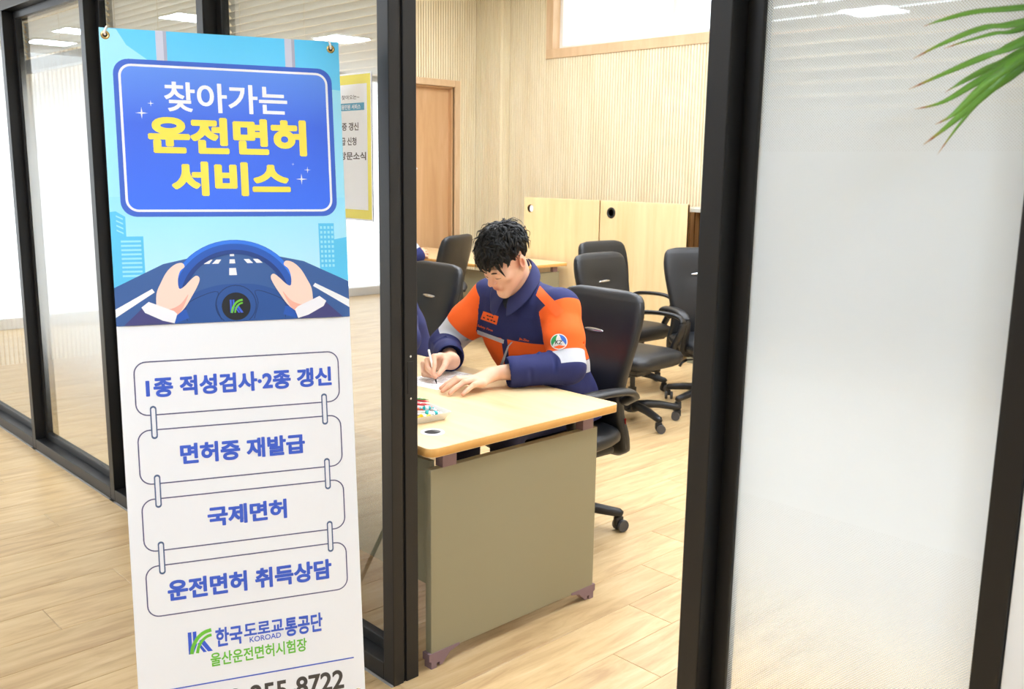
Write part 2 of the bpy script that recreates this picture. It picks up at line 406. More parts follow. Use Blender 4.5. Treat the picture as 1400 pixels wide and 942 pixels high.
for x0, x1 in bays:
    at0(part, MB().box(x0, x1, YP0, YP1, 0, .06, .0025)).build('bottom_rail', 'frame_black', part)
    b = .036
    for bx in ((x0, x0+b, .06, PT), (x1-b, x1, .06, PT), (x0+b, x1-b, .06, .06+b), (x0+b, x1-b, PT-b, PT)):
        at0(part, MB().box(bx[0], bx[1], YG-.014, YG+.016, bx[2], bx[3], .003)).build('glazing_bead', 'frame_black', part)
    g = at0(part, MB().box(x0+.02, x1-.02, YG-.003, YG+.003, .08, PT-.02)).build('glass_pane', 'glass', part)
    fm = MB().add([(x0+b-.004, YG-.0042, .09), (x1-b+.004, YG-.0042, .09), (x1-b+.004, YG-.0042, 2.14), (x0+b-.004, YG-.0042, 2.14)], [(0, 1, 2, 3)])
    at0(part, fm).build('frosted_film', 'film', part)
    MB().box(x0-.05, x1+.05, YP0-.007, YP0, 0, .004).build('trim_2', 'seal_grey', kind='structure')

# ------------------------------------------------------------------ venetian blinds behind the glass
def blind(x0, x1, zb, tilt, label, stack=0):
    t = thing('venetian_blind', label, 'blind', ((x0+x1)/2, 1.687, PT-.01), 0, 'venetian blinds behind the glass partition')
    w = (x1-x0)/2; n = 5; W = .0125
    arc = [(-W+2*W*i/n, .0022*(1-((i-n/2)/(n/2))**2)) for i in range(n+1)]
    ca, sa = math.cos(tilt), math.sin(tilt)
    prof = [(a*ca-h*sa, a*sa+h*ca) for a, h in arc]
    v = [(sx*w, y, z) for sx in (-1, 1) for y, z in prof]+[(sx*w, y, z-.0004) for sx in (-1, 1) for y, z in prof]
    m = n+1; f = []
    for i in range(n): f += [(i, i+1, m+i+1, m+i), (2*m+i, 3*m+i, 3*m+i+1, 2*m+i+1)]
    me = mesh_from(v, f, 'slat_white', True)
    MB().box(-w, w, -.013, .013, -.028, 0, .002).build('head_rail', 'slat_white', t)
    z = -.05; zs = zb-(PT-.01)
    while z > zs+.03+stack*.0036:
        link('slat', me, t, (0, 0, z)); z -= .0242
    fl = None
    for i in range(stack):
        if fl is None: fl = MB().box(-w, w, -W, W, 0, .0008).me('slat_white')
        link('slat', fl, t, (0, 0, zs+.014+i*.0036))
    MB().box(-w, w, -.011, .011, zs, zs+.012, .002).build('bottom_rail', 'slat_white', t)
    for k in (-.8, 0, .8):
        mb = MB()
        for y in (-.0145, .0145): mb.tube([(k*w, y, -.02), (k*w, y, zs)], .0007, 4, up=(0, 1, 0))
        mb.build('ladder_cord', 'cord_cream', t)
    # beaded cord on the left
    mb = MB()
    zz = -.03; i = 0
    while zz > zs-.02:
        mb.tube([(-w-.006+(.003 if i % 2 else -.003), 0, zz), (-w-.006-(.003 if i % 2 else -.003), 0, zz-.03)], .0022, 5, up=(0, 1, 0)); zz -= .03; i += 1
    mb.build('pull_cord', 'cord_cream', t, True)
bl = [(bays[2], 2.0, -1.0, 'venetian blind half raised over its stacked slats, behind the leftmost panes', 16),
      (bays[1], 2.0, -1.0, 'venetian blind at the far left edge, behind the outermost glass', 16),
      (bays[3], 1.22, -.72, 'venetian blind with open slats just above the top left corner of the banner', 0),
      (bays[4], 1.22, -.72, 'venetian blind behind the pane that carries the yellow poster', 0),
      (bays[5], 1.22, -.72, 'venetian blind behind the frosted pane right of the doorway', 0)]
for (x0, x1), zb, tl, lb, st in bl: blind(x0-.035, x1-.012, zb, tl, lb, st)

# ------------------------------------------------------------------ ceiling lamps
def lamp(x, y, z, w, mat, label, group):
    t = thing('ceiling_light', label, 'ceiling light', (x, y, z), 0, group)
    mb = MB(); a, c = w/2+.01, w/2-.005
    for b in ((-a, a, -a, -c), (-a, a, c, a), (-a, -c, -c, c), (c, a, -c, c)): mb.box(*b, -.012, 0)
    mb.build('frame', 'white_plastic', t)
    MB().box(-c, c, -c, c, -.010, -.002).build('diffuser', mat, t)
for x in (-6.0, -4.3, -2.6, -.9):
    for y in ((2.7, 4.15, 5.6) if x > -3 else (4.15, 5.6)): lamp(x, y, ZC, .6, 'lamp_room', 'square white ceiling light above the office desks', 'office ceiling lights')
def refl(x, y):
    d = ray(x, y); P = CP+d*(ZL-CAM_H)/d[2]; return P[0], 2*YG-P[1]
spots = [refl(70, 57), refl(112, 42), refl(262, 23), refl(468, 52), refl(1195, 13.5)]
spots += [(x, y) for x in (-4.3, -1.6, 1.1) for y in (.2, -1.35)]+[(1.1, -2.88), (3.8, -1.35), (3.8, -2.88)]  # further unseen lamps, added to light the banner and lobby floor
for x, y in spots: lamp(x, y, ZL, .36, 'lamp_lobby', 'square white ceiling light over the lobby floor', 'lobby ceiling lights')

# ================================================================== furniture
def smooth_path(pts, n=6):
    P = [np.asarray(p, float) for p in pts]; out = []
    for i in range(len(P)-1):
        p0, p1, p2, p3 = P[max(i-1, 0)], P[i], P[i+1], P[min(i+2, len(P)-1)]
        for k in range(n):
            t = k/n; out.append(.5*((2*p1)+(-p0+p2)*t+(2*p0-5*p1+4*p2-p3)*t*t+(-p0+3*p1-3*p2+p3)*t**3))
    return out+[P[-1]]
def lerp_tab(tab, x):
    xs = [t[0] for t in tab]; return [float(np.interp(x, xs, [t[i] for t in tab])) for i in range(1, len(tab[0]))]
def smooth_tab(tab, x):
    """Catmull-Rom through table rows"""
    xs = [t[0] for t in tab]; i = max(0, min(len(xs)-2, int(np.searchsorted(xs, x))-1)); t = (x-xs[i])/(xs[i+1]-xs[i])
    g = lambda j: np.array(tab[max(0, min(len(tab)-1, j))][1:], float)
    p0, p1, p2, p3 = g(i-1), g(i), g(i+1), g(i+2)
    return .5*((2*p1)+(-p0+p2)*t+(2*p0-5*p1+4*p2-p3)*t*t+(-p0+3*p1-3*p2+p3)*t**3)
def make_chair():
    """swivel chair; it faces -Y, origin on the floor under its column"""
    t = thing('office_chair', 'chair', 'office chair', (0, 0, 0), 0, 'black office chairs')
    # backrest: height, centre y, half width, half thickness, forward wrap of its side edges
    tab = [(.315, .285, .150, .022, .00), (.34, .280, .195, .034, .00), (.42, .262, .208, .040, .006), (.52, .240, .198, .042, .012), (.62, .238, .204, .044, .018), (.74, .256, .226, .045, .022),
           (.86, .282, .243, .043, .022), (.95, .302, .245, .040, .020), (1.005, .314, .232, .034, .018), (1.03, .319, .205, .024, .014), (1.04, .321, .15, .010, .012)]
    R = []; n = 28
    for z in np.concatenate([np.linspace(.315, .36, 4), np.linspace(.40, .98, 16), np.linspace(1.0, 1.04, 7)]):
        yc, w, th, wr = smooth_tab(tab, z); ring = []
        for k in range(n):
            a = 2*PI*k/n; c, s = math.cos(a), math.sin(a)
            x = w*math.copysign(abs(c)**.45, c); y = th*math.copysign(abs(s)**.6, s)
            dimple = .016*math.exp(-((z-.862)/.05)**2-(x/.10)**2) if s < 0 else 0
            ring.append((x, yc+y-wr*(x/w)**2+dimple, z))
        R.append(ring)
    back = MB().rings(R).build('backrest', 'leather', t, True)
    MB().lathe([(.0005, -.007), (.035, -.005), (.04, 0), (.035, .005), (.0005, .007)], 20, (0, 0, 0), 'y').xf(Matrix.Translation((0, .249, .862)) @ Matrix.Diagonal((1.5, 1.1, .27, 1))).build('back_slot', 'chrome', back, True)
    # piping seam along both side edges
    for sx in (-1, 1):
        pth = [(sx*(smooth_tab(tab, z)[1]-.004), smooth_tab(tab, z)[0]-smooth_tab(tab, z)[3]-.012, z) for z in np.linspace(.36, 1.0, 14)]
        MB().tube(pth, .0032, 6, up=(0, 1, 0)).build('seam', 'leather', back, True)
    MB().box(.197, .2065, .247, .2485, .475, .50).build('tag', 'red_tag', back)
    # seat: y, half width, top z, bottom z
    st = [(-.245, .150, .425, .395), (-.238, .195, .448, .378), (-.20, .235, .466, .366), (-.12, .252, .474, .368), (0, .254, .474, .375), (.12, .244, .474, .38), (.20, .222, .476, .385), (.235, .18, .468, .40)]
    R = []
    for y in np.concatenate([np.linspace(-.245, -.2, 5), np.linspace(-.16, .2, 9), [.22, .235]]):
        w, zt, zb = smooth_tab(st, y); ring = []
        for k in range(n):
            a = 2*PI*k/n; c, s = math.cos(a), math.sin(a)
            x = w*math.copysign(abs(c)**.55, c); h = math.copysign(abs(s)**.7, s)
            z = (zt+zb)/2+h*(zt-zb)/2
            if s > 0: z -= .012*math.exp(-(x/.14)**2)*math.exp(-((y-.05)/.15)**2)
            ring.append((x, y, z))
        R.append(ring)
    MB().rings(R).build('seat', 'leather', t, True)
    MB().box(-.2, .2, -.18, .19, .352, .386, .012).build('seat_pan', 'black_plastic', t, angle=.6)
    MB().tube(smooth_path([(0, .02, .35), (0, .18, .338), (0, .252, .37), (0, .268, .46), (0, .262, .56)], 5), .028, 10, flat=(1.5, .55), up=(1, 0, 0)).build('back_bracket', 'black_plastic', t, True)
    for sx in (-1, 1):
        arm = smooth_path([(sx*.20, .235, .575), (sx*.262, .225, .615), (sx*.283, .17, .645), (sx*.287, .04, .658), (sx*.288, -.09, .655), (sx*.286, -.155, .63), (sx*.276, -.165, .575), (sx*.262, -.12, .47), (sx*.245, -.08, .385), (sx*.19, -.06, .365)], 6)
        MB().tube(arm, .024, 10, flat=(1.25, .6), up=(0.2*sx, .35, 1)).build('armrest', 'black_plastic', t, True)
    MB().box(-.075, .075, -.09, .10, .305, .356, .01).build('tilt_mechanism', 'black_plastic', t, angle=.6)
    mb = MB().tube([(-.05, -.02, .33), (-.2, -.03, .325)], .006, 8).tube([(-.2, -.03, .325), (-.235, -.035, .31), (-.25, -.035, .285)], .012, 8, flat=(1.2, .6))
    mb.build('height_lever', 'black_plastic', t, True)
    MB().lathe([(.026, .12), (.026, .22), (.0262, .221)], 16).lathe([(.016, .2), (.016, .32)], 14).build('gas_column', 'black_plastic', t, angle=.6)
    MB().lathe([(.032, .065), (.05, .075), (.05, .125), (.034, .135)], 20).build('base_hub', 'black_plastic', t, angle=.6)
    leg = MB().tube([(.03, 0, .108), (.10, 0, .112), (.18, 0, .106), (.26, 0, .092), (.305, 0, .084), (.318, 0, .078)], [.031, .031, .029, .026, .024, .016], 8, flat=(.95, .85)).me('black_plastic', True)
    hood = MB().lathe([(.011, .055), (.011, .088)], 10)
    hood.box(-.021, .021, -.012, .012, .026, .068, .006)
    hood = hood.me('black_plastic', False, .6)
    wheel = MB().lathe([(.010, -.0085), (.0255, -.0085), (.0275, -.005), (.0275, .005), (.0255, .0085), (.010, .0085)], 20, (0, 0, 0), 'y').me('grey_rubber', False, .6)
    for i in range(5):
        a = math.radians(45+72*i)
        lg = link('base_leg', leg, t, (0, 0, 0), (0, 0, a))
        sw = [.6, 2.1, -.7, 1.2, 2.8][i]
        c = link('caster', hood, lg, (.302, 0, 0), (0, 0, sw)); 
        for s in (-1, 1):
            off = Matrix.Rotation(sw, 3, 'Z') @ Vector((.012, s*.0185, .0275))
            link('caster_wheel', wheel, lg, (.302+off.x, off.y, off.z), (0, 0, sw))
    return t
chair0 = make_chair()
chair0['label'] = 'black office chair that the writing man in the orange jacket sits on'
chair0.location = (-2.72, 2.85, 0); chair0.rotation_euler = (0, 0, math.radians(-2))
G = 'black office chairs'
def seat_copy(x, y, deg, spin, label):
    c = dup(chair0, (x, y, 0), math.radians(deg), label, G)
    for o in c.children:
        if o.name.startswith('base_leg'): o.rotation_euler.z += math.radians(spin)
    return c
seat_copy(-4.05, 2.98, -4, 0, 'black office chair behind the desk, half hidden by the black door post')
seat_copy(-3.64, 4.54, 92, -11, 'empty black office chair right behind the seated man, nearer of two')
seat_copy(-4.30, 5.30, 88, 20, 'empty black office chair farther back, its top showing above the nearer one')
seat_copy(-3.56, 5.27, 62, 12, 'black office chair at the right, cut by the black post beside the boards')
seat_copy(-5.95, 4.72, -68, 30, 'black office chair turned aside in front of the back desk')

def make_desk(name, label, loc, rz, L, D, hole_end=True):
    """desk with two end panels; local x along its length from 0 (near end, panel) to -L, local y across from 0 to D"""
    t = thing(name, label, 'desk', loc, rz)
    top = MB().box(-L, 0, 0, D, .702, .73, .0)
    # rounded corners and edge band
    r = .03; pts = []
    for cx, cy, a0 in ((-r, r, -90), (-r, D-r, 0), (-L+r, D-r, 90), (-L+r, r, 180)):
        for k in range(7): a = math.radians(a0+15*k); pts.append((cx+r*math.cos(a), cy+r*math.sin(a)))
    m = MB(); m.prism(pts, 'z', .702, .73); tp = m.build('desktop', 'desk_wood', t)
    R = []
    for z, o in ((.7015, -.003), (.7035, .0003), (.728, .0003), (.7302, -.0025)):
        R.append([(x+(o if x > -L/2 else -o), y+(o if y > D/2 else -o), z) for x, y in pts])
    MB().rings(R, cap=False).build('edge_band', 'edge_wood', tp, True)
    # end panels, spacers and feet
    for x0 in (-.062, -L+.03):
        MB().box(x0, x0+.028, .03, D-.08, .045, .652, .002).build('end_panel', 'panel_grey', t)
        for y in (.075, D-.16):
            MB().box(x0-.006, x0+.03, y, y+.055, .652, .702, .001).build('spacer', 'mauve_plastic', t)
        for y0, s in ((.02, 1), (D-.07, -1)):
            o = [(y0, .045), (y0, .028), (y0+s*.008, .024), (y0+s*.008, .0), (y0+s*.03, .0), (y0+s*.03, .016), (y0+s*.042, .016), (y0+s*.042, .004), (y0+s*.052, .004), (y0+s*.085, .036), (y0+s*.125, .045), (y0+s*.125, .052), (y0, .052)]
            MB().prism(o, 'x', x0-.003, x0+.031).build('foot', 'mauve_plastic', t)
    MB().box(-L+.07, -.07, .055, .073, .26, .668, .002).build('modesty_panel', 'panel_grey', t)
    if hole_end:
        hx, hy = -.145, .125
        g = MB(); R = []
        for rr, z in ((.0265, .7300), (.0265, .7325), (.030, .7335), (.0375, .7325), (.0395, .7302)):
            R.append([(hx+rr*math.cos(2*PI*k/28), hy+rr*math.sin(2*PI*k/28), z) for k in range(28)])
        gr = g.rings(R, cap=False).build('cable_grommet', 'white_plastic', t, True)
        MB().lathe([(.0265, .7303), (.001, .7304)], 28, (hx, hy, 0)).build('grommet_opening', 'dark_hole', gr)
        MB().add([(hx+.0265*math.cos(a), hy+.0265*math.sin(a), .7306) for a in np.linspace(.5, PI-.5, 14)], [tuple(range(14))]).build('grommet_cap', 'grey_rubber', gr)
    return t
make_desk('office_desk', 'light wood desk with a grey-beige end panel that the man writes on', (-2.105, 1.69, 0), 0, 2.15, .87)
make_desk('office_desk', 'light wood desk at the back, seen past the left of the writing man', (-5.80, 5.47, 0), 0, 2.05, .78, False)

# two desk tops stood on end against the back ledge
def board(x0, x1, label, ring):
    t = thing('upright_board', label, 'board', ((x0+x1)/2, 6.30, 0)); w = (x1-x0)/2
    MB().box(-w, w, 0, .028, 0, 1.295, .003).build('board_face', 'board_wood', t)
    for sx in (-1, 1): MB().box(sx*w-(.0008 if sx > 0 else -.0), sx*w+(.0 if sx > 0 else .0008), .001, .027, .004, 1.291).build('edge_band', 'edge_wood', t)
    hx, hz = -w+(.125 if ring else .085), 1.193
    if ring:
        R = []
        for r, y in ((.029, -.001), (.029, -.005), (.036, -.006), (.046, -.004), (.048, 0)): R.append([(hx+r*math.cos(2*PI*k/24), y, hz+r*math.sin(2*PI*k/24)) for k in range(24)])
        MB().rings(R, cap=False).build('grommet_ring', 'black_plastic', t, True)
        MB().lathe([(.029, -.0012), (.001, -.0012)], 24, (hx, 0, hz), 'y').build('hole', 'door_wood', t)
    else:
        MB().lathe([(.038, -.0006), (.001, -.0006)], 24, (hx, 0, hz), 'y').build('hole', 'edge_wood', t)
        MB().add([(hx+.014+.024*math.cos(a), -.0012, hz+.031*math.sin(a)) for a in np.linspace(0, 2*PI, 22)[:-1]], [tuple(range(21))]).build('hole_far_side', 'paper', t)
    return t
board(-6.43, -5.492, 'upright light wood board with a bare round hole near its top', False)
board(-5.482, -4.555, 'upright light wood board with a black grommet ring near its top', True)
c = MB().box(-4.53, -3.62, 6.345, 6.60, .0, .42, .004); c.build('low_cabinet', 'panel_edge', label='low grey cabinet on the floor right of the upright boards', cat='cabinet')

# added slats whose brown paints in shade on the ribbed wall under the ledge
t = thing('shaded_rib_panel', 'dark brown slatted panel for the shade on the ribbed wall below the grey ledge, right of the boards', 'cabinet', (-4.46, 6.62, 0))
MB().box(-.45, .45, .02, .40, .0, 1.225).build('shade_panel_body', 'rib_shade_brown', t)
for k in range(18): MB().box(-.45+k*.05+.004, -.45+(k+1)*.05-.004, 0, .022, .43, 1.222, .002).build('slat', 'rib_shade_brown', t)

# ================================================================== banner: print laid out in millimetres on its sheet
BO = np.array([-2.495, .948, 1.884])
_yaw, _lean = 1.18541, .1174
bu = np.array([math.cos(_yaw), math.sin(_yaw), 0.0]); bn0 = np.array([math.sin(_yaw), -math.cos(_yaw), 0.0])
bv = -np.array([0, 0, 1.0])*math.cos(_lean)+bn0*math.sin(_lean)     # down the sheet
bn = np.cross(bv, bu); bn = bn if bn@bn0 > 0 else -bn
BH = 1840.0
foot = np.array([BO[0]+.3*bu[0], BO[1]+.3*bu[1], 0.0])
banner = thing('x_banner', 'tall printed banner on a stand with a blue driving picture and Korean lettering', 'banner', tuple(foot))
def B(u, v, lay=0.0):
    """millimetres on the sheet to the banner's own space"""
    return BO+bu*u/1000+bv*v/1000+bn*lay*.00035-foot
def layer(name, polys, lay, mats, parent, sub=0):
    """polys: list of (points, material index)"""
    me = bpy.data.meshes.new(name); bm = bmesh.new()
    for pts, mi in polys:
        try: f = bm.faces.new([bm.verts.new(tuple(B(*p, lay))) for p in pts]); f.material_index = mi; f.normal_update()
        except ValueError: pass
    bmesh.ops.triangulate(bm, faces=[f for f in bm.faces if len(f.verts) > 4], ngon_method='EAR_CLIP')
    bm.normal_update()
    nb = Vector(bn)
    for f in bm.faces:
        if f.normal.dot(nb) < 0: f.normal_flip()
    bm.to_mesh(me); bm.free()
    for k in (mats if isinstance(mats, (list, tuple)) else [mats]): me.materials.append(MATS[k])
    return link(name, me, parent)
def rrect(x0, y0, x1, y1, r, n=7):
    out = []
    for cx, cy, a0 in ((x1-r, y0+r, -90), (x1-r, y1-r, 0), (x0+r, y1-r, 90), (x0+r, y0+r, 180)):
        for k in range(n+1): a = math.radians(a0+90*k/n); out.append((cx+r*math.cos(a), cy+r*math.sin(a)))
    return out
def stroke(pts, w, closed=False, mi=0):
    P = [np.array(p, float) for p in pts]; n = len(P); Lf, Rt = [], []
    for i in range(n):
        a = P[(i-1) % n] if closed or i > 0 else P[i]; c = P[(i+1) % n] if closed or i < n-1 else P[i]
        t = c-a; t /= np.linalg.norm(t)+1e-9; nn = np.array([-t[1], t[0]])*w/2
        Lf.append(P[i]+nn); Rt.append(P[i]-nn)
    m = n if closed else n-1
    return [([Lf[i], Lf[(i+1) % n], Rt[(i+1) % n], Rt[i]], mi) for i in range(m)]
def circ(cx, cy, r, n=32, ry=None, a0=0, a1=360):
    ry = ry or r; k = n if a1-a0 >= 360 else n+1
    return [(cx+r*math.cos(math.radians(a0+(a1-a0)*i/n)), cy+ry*math.sin(math.radians(a0+(a1-a0)*i/n))) for i in range(k)]
def curve2(pts, n=6): return [tuple(p) for p in smooth_path([(*p, 0) for p in pts], n)] and [(p[0], p[1]) for p in smooth_path([(*p, 0) for p in pts], n)]

_txt_cache = {}
def text_mesh(body, bold=0.0, res=5):
    """flat lettering as (verts, faces) in em units, strokes thickened by overstriking"""
    key = (body, bold)
    if key in _txt_cache: return _txt_cache[key]
    c = bpy.data.curves.new('t', 'FONT'); c.body = body; c.resolution_u = res; c.fill_mode = 'FRONT'; c.offset = min(bold, .011)
    o = bpy.data.objects.new('t', c); COL.objects.link(o); bpy.context.view_layer.update()
    me = bpy.data.meshes.new_from_object(o.evaluated_get(bpy.context.evaluated_depsgraph_get()))
    V = np.array([v.co[:] for v in me.vertices]); F = [tuple(p.vertices) for p in me.polygons]
    bpy.data.objects.remove(o); bpy.data.curves.remove(c); bpy.data.meshes.remove(me)
    V[:, 2] = 0
    ext = bold-min(bold, .011)
    if ext > 0:
        VV, FF = [], []
        for k in range(8):
            a = 2*PI*k/8+.39; VV.append(np.column_stack([V[:, 0]+ext*math.cos(a), V[:, 1]+ext*math.sin(a), np.full(len(V), k*.025)])); FF += [tuple(i+k*len(V) for i in f) for f in F]
        V = np.vstack(VV); F = FF
    lo, hi = V.min(0), V.max(0)
    W = V.copy(); W[:, :2] = (V[:, :2]-lo[:2])/(hi[:2]-lo[:2]); _txt_cache[key] = (W, F); return _txt_cache[key]
def text_layer(name, body, box, lay, mat, parent, bold=0.0, shear=0.0):
    """fit the lettering into box = (u0, v0, u1, v1)"""
    V, F = text_mesh(body, bold); u0, v0, u1, v1 = box
    me = mesh_from([B(u0+x*(u1-u0), v1-y*(v1-v0), lay+k) for x, y, k in V], F, mat)
    return link(name, me, parent)
def pmat(name, c, rough=.38):
    return plain(name, c, rough, 0, .4)
def grad(name, stops, axis_fn, rough=.38):
    """printed colour blend down the sheet (object z stands in for sheet height)"""
    m, nt, b = new_mat(name); tc = nt.nodes.new('ShaderNodeTexCoord'); sp = nt.nodes.new('ShaderNodeSeparateXYZ'); mr = nt.nodes.new('ShaderNodeMapRange'); rp = nt.nodes.new('ShaderNodeValToRGB')
    nt.links.new(tc.outputs['Object'], sp.inputs[0]); nt.links.new(sp.outputs['Z'], mr.inputs['Value'])
    mr.inputs['From Min'].default_value, mr.inputs['From Max'].default_value = axis_fn
    nt.links.new(mr.outputs[0], rp.inputs[0]); e = rp.color_ramp.elements
    e[0].position, e[0].color = stops[0][0], rgba(stops[0][1]); e[1].position, e[1].color = stops[-1][0], rgba(stops[-1][1])
    for p, c in stops[1:-1]: k = e.new(p); k.color = rgba(c)
    nt.links.new(rp.outputs[0], b.inputs['Base Color']); b.inputs['Roughness'].default_value = rough
    return m
zz = lambda v: B(300, v)[2]
pmat('pr_white', (240, 242, 246)); pmat('pr_sheetback', (225, 226, 228), .6)
grad('pr_sky', [(0, (190, 238, 255)), (.45, (140, 224, 255)), (1, (92, 206, 255))], (zz(650), zz(0)))
pmat('pr_cloud', (164, 232, 255)); pmat('pr_pole', (206, 208, 224)); pmat('pr_pole_dark', (172, 176, 198))
grad('pr_sign', [(0, (58, 114, 246)), (.6, (62, 106, 230)), (1, (98, 148, 240))], (zz(468), zz(76)))
pmat('pr_sign_edge', (64, 104, 206)); pmat('pr_yellow', (252, 226, 84)); pmat('pr_line', (92, 92, 128)); pmat('pr_link', (236, 238, 244)); pmat('pr_link_edge', (84, 104, 140))
pmat('pr_blue', (66, 98, 206)); pmat('pr_logo_blue', (62, 96, 214)); pmat('pr_green', (112, 196, 62)); pmat('pr_phone', (74, 70, 68))
pmat('pr_road', (62, 98, 158)); pmat('pr_road_low', (74, 116, 180)); pmat('pr_wheel', (44, 92, 184)); pmat('pr_wheel_hi', (56, 124, 232)); pmat('pr_wheel_low', (40, 70, 138)); pmat('pr_dash', (46, 86, 154)); pmat('pr_dash_line', (36, 62, 112))
pmat('pr_hub', (34, 36, 40)); pmat('pr_skin', (250, 216, 200)); pmat('pr_skin_dark', (246, 178, 160)); pmat('pr_cuff', (240, 240, 246)); pmat('pr_sleeve', (72, 72, 128)); pmat('pr_town', (96, 200, 244)); pmat('pr_town_light', (158, 228, 252))

# sheet, two-sided
N1, N2 = 6, 24
fr = [B(600*i/N1, BH*j/N2, 0) for j in range(N2+1) for i in range(N1+1)]
bk = [p-bn*.0006 for p in fr]; q = []
for j in range(N2):
    for i in range(N1):
        a = j*(N1+1)+i; q.append((a, a+N1+1, a+N1+2, a+1))
sheet = mesh_from(fr+bk, q+[tuple(len(fr)+i for i in f[::-1]) for f in q], 'pr_white', True)
sheet_o = link('banner_sheet', sheet, banner)
def fine(u0, v0, u1, v1, nu, nv, mi=0):
    return [([(u0+(u1-u0)*i/nu, v0+(v1-v0)*j/nv), (u0+(u1-u0)*(i+1)/nu, v0+(v1-v0)*j/nv), (u0+(u1-u0)*(i+1)/nu, v0+(v1-v0)*(j+1)/nv), (u0+(u1-u0)*i/nu, v0+(v1-v0)*(j+1)/nv)], mi) for i in range(nu) for j in range(nv)]
layer('sky_print', fine(0, 0, 600, 748, 6, 14), 1, 'pr_sky', sheet_o)
layer('cloud_print', [([(0, 0), (40, 2), (62, 40), (110, 74), (170, 98), (300, 108), (600, 130), (600, 420), (0, 420)], 0)], 1.5, 'pr_cloud', sheet_o)
for u0 in (132, 455): layer('hanger_pole_print', [([(u0, 0), (u0+18, 0), (u0+18, 90), (u0, 90)], 0), ([(u0+18, 0), (u0+26, 0), (u0+26, 90), (u0+18, 90)], 1)], 2, ['pr_pole', 'pr_pole_dark'], sheet_o)
def cut_rrect(x0, y0, x1, y1, r, nv=10):
    """rounded panel sliced in rows so that it follows the sheet's sag"""
    o = rrect(x0, y0, x1, y1, r); out = []
    ys = sorted(set([y0, y1]+[p[1] for p in o]+list(np.linspace(y0+r, y1-r, nv))))
    def half(y):
        d = 0
        if y < y0+r: d = r-math.sqrt(max(0, r*r-(y0+r-y)**2))
        elif y > y1-r: d = r-math.sqrt(max(0, r*r-(y-y1+r)**2))
        return d
    for a, b2 in zip(ys[:-1], ys[1:]):
        if b2-a < 1e-6: continue
        da, db = half(a), half(b2); n = 4
        for i in range(n):
            L = lambda d, t: x0+d+(x1-x0-2*d)*t
            out.append(([(L(da, i/n), a), (L(da, (i+1)/n), a), (L(db, (i+1)/n), b2), (L(db, i/n), b2)], 0))
    return out
layer('sign_border_print', cut_rrect(27, 74, 577, 470, 38), 3, 'pr_sign_edge', sheet_o)
layer('sign_panel_print', cut_rrect(39, 86, 565, 458, 30), 4, 'pr_sign', sheet_o)
layer('sign_outline_print', stroke(rrect(42, 89, 562, 455, 28), 6, True), 5, 'pr_white', sheet_o)
text_layer('lettering', '찾아가는', (145, 126, 455, 202), 6, 'pr_white', sheet_o, .022)
text_layer('lettering', '운전면허', (101, 214, 502, 310), 6, 'pr_yellow', sheet_o, .05)
text_layer('lettering', '서비스', (152, 328, 454, 417), 6, 'pr_yellow', sheet_o, .05)
def spark(cx, cy, r): return ([(cx+(r if k % 2 == 0 else r*.18)*math.cos(PI/4*k), cy+(r if k % 2 == 0 else r*.18)*math.sin(PI/4*k)) for k in range(8)], 0)
for sp_ in (spark(89, 208, 15), spark(112, 183, 8), spark(484, 371, 15), spark(501, 346, 9), spark(463, 331, 4)): layer('sparkle_print', [sp_], 6, 'pr_white', sheet_o)
# town, road, dashboard, wheel, hands
tw = [([(0, 458), (14, 456), (36, 470), (36, 520), (76, 520), (76, 620), (0, 650)], 0), ([(524, 490), (566, 490), (566, 534), (600, 528), (600, 648), (524, 618)], 0)]
for k in range(9): tw.append(([(22, 530+k*11), (70, 530+k*11), (70, 535+k*11), (22, 535+k*11)], 1))
for k in range(4): tw.append(([(14, 466+k*12), (30, 474+k*12), (30, 478+k*12), (14, 470+k*12)], 1))
for k in range(9):
    for i in range(4): tw.append(([(528+i*10, 498+k*13), (534+i*10, 498+k*13), (534+i*10, 505+k*13), (528+i*10, 505+k*13)], 1))
for k in (0, 1): layer('town_print', [tw[k]], 2, 'pr_town', sheet_o)
layer('town_window_print', [(p, 0) for p, m in tw[2:15]], 3, 'pr_town_light', sheet_o); layer('town_window_print', [(p, 0) for p, m in tw[15:]], 3, 'pr_town_light', sheet_o)
layer('road_print', [([(0, 650), (120, 592), (240, 566), (360, 566), (480, 592), (600, 650), (600, 748), (0, 748)], 0)], 4, 'pr_road', sheet_o)
layer('road_edge_print', [([(0, 705), (90, 655), (96, 664), (0, 726)], 0)], 5, 'pr_white', sheet_o); layer('road_edge_print', [([(600, 700), (508, 652), (502, 660), (600, 722)], 0)], 5, 'pr_white', sheet_o)
for lm_ in ([([(287, 567), (298, 567), (298, 575), (287, 575)], 0), ([(286, 583), (299, 583), (300, 594), (285, 594)], 0), ([(284, 606), (301, 606), (303, 625), (283, 625)], 0),
      ([(228, 583), (243, 583), (234, 594), (217, 594)], 0), ([(252, 583), (265, 583), (257, 594), (241, 594)], 0), ([(322, 583), (336, 583), (346, 594), (331, 594)], 0), ([(346, 583), (360, 583), (371, 594), (355, 594)], 0)]): layer('lane_mark_print', [lm_], 5, 'pr_white', sheet_o)
dash = [(140, 748)]+curve2([(140, 720), (160, 690), (200, 666), (250, 651), (300, 648), (350, 651), (400, 666), (440, 690), (458, 720)], 4)+[(458, 748)]
layer('dashboard_print', [(dash, 0)], 5.5, 'pr_dash', sheet_o)
dl = stroke(curve2([(172, 742), (172, 700), (214, 676), (252, 668), (246, 700), (258, 742)], 4), 2)+stroke(curve2([(424, 742), (424, 700), (384, 676), (348, 668), (354, 700), (342, 742)], 4), 2)+stroke(circ(297, 704, 52, 28), 2.5, True)
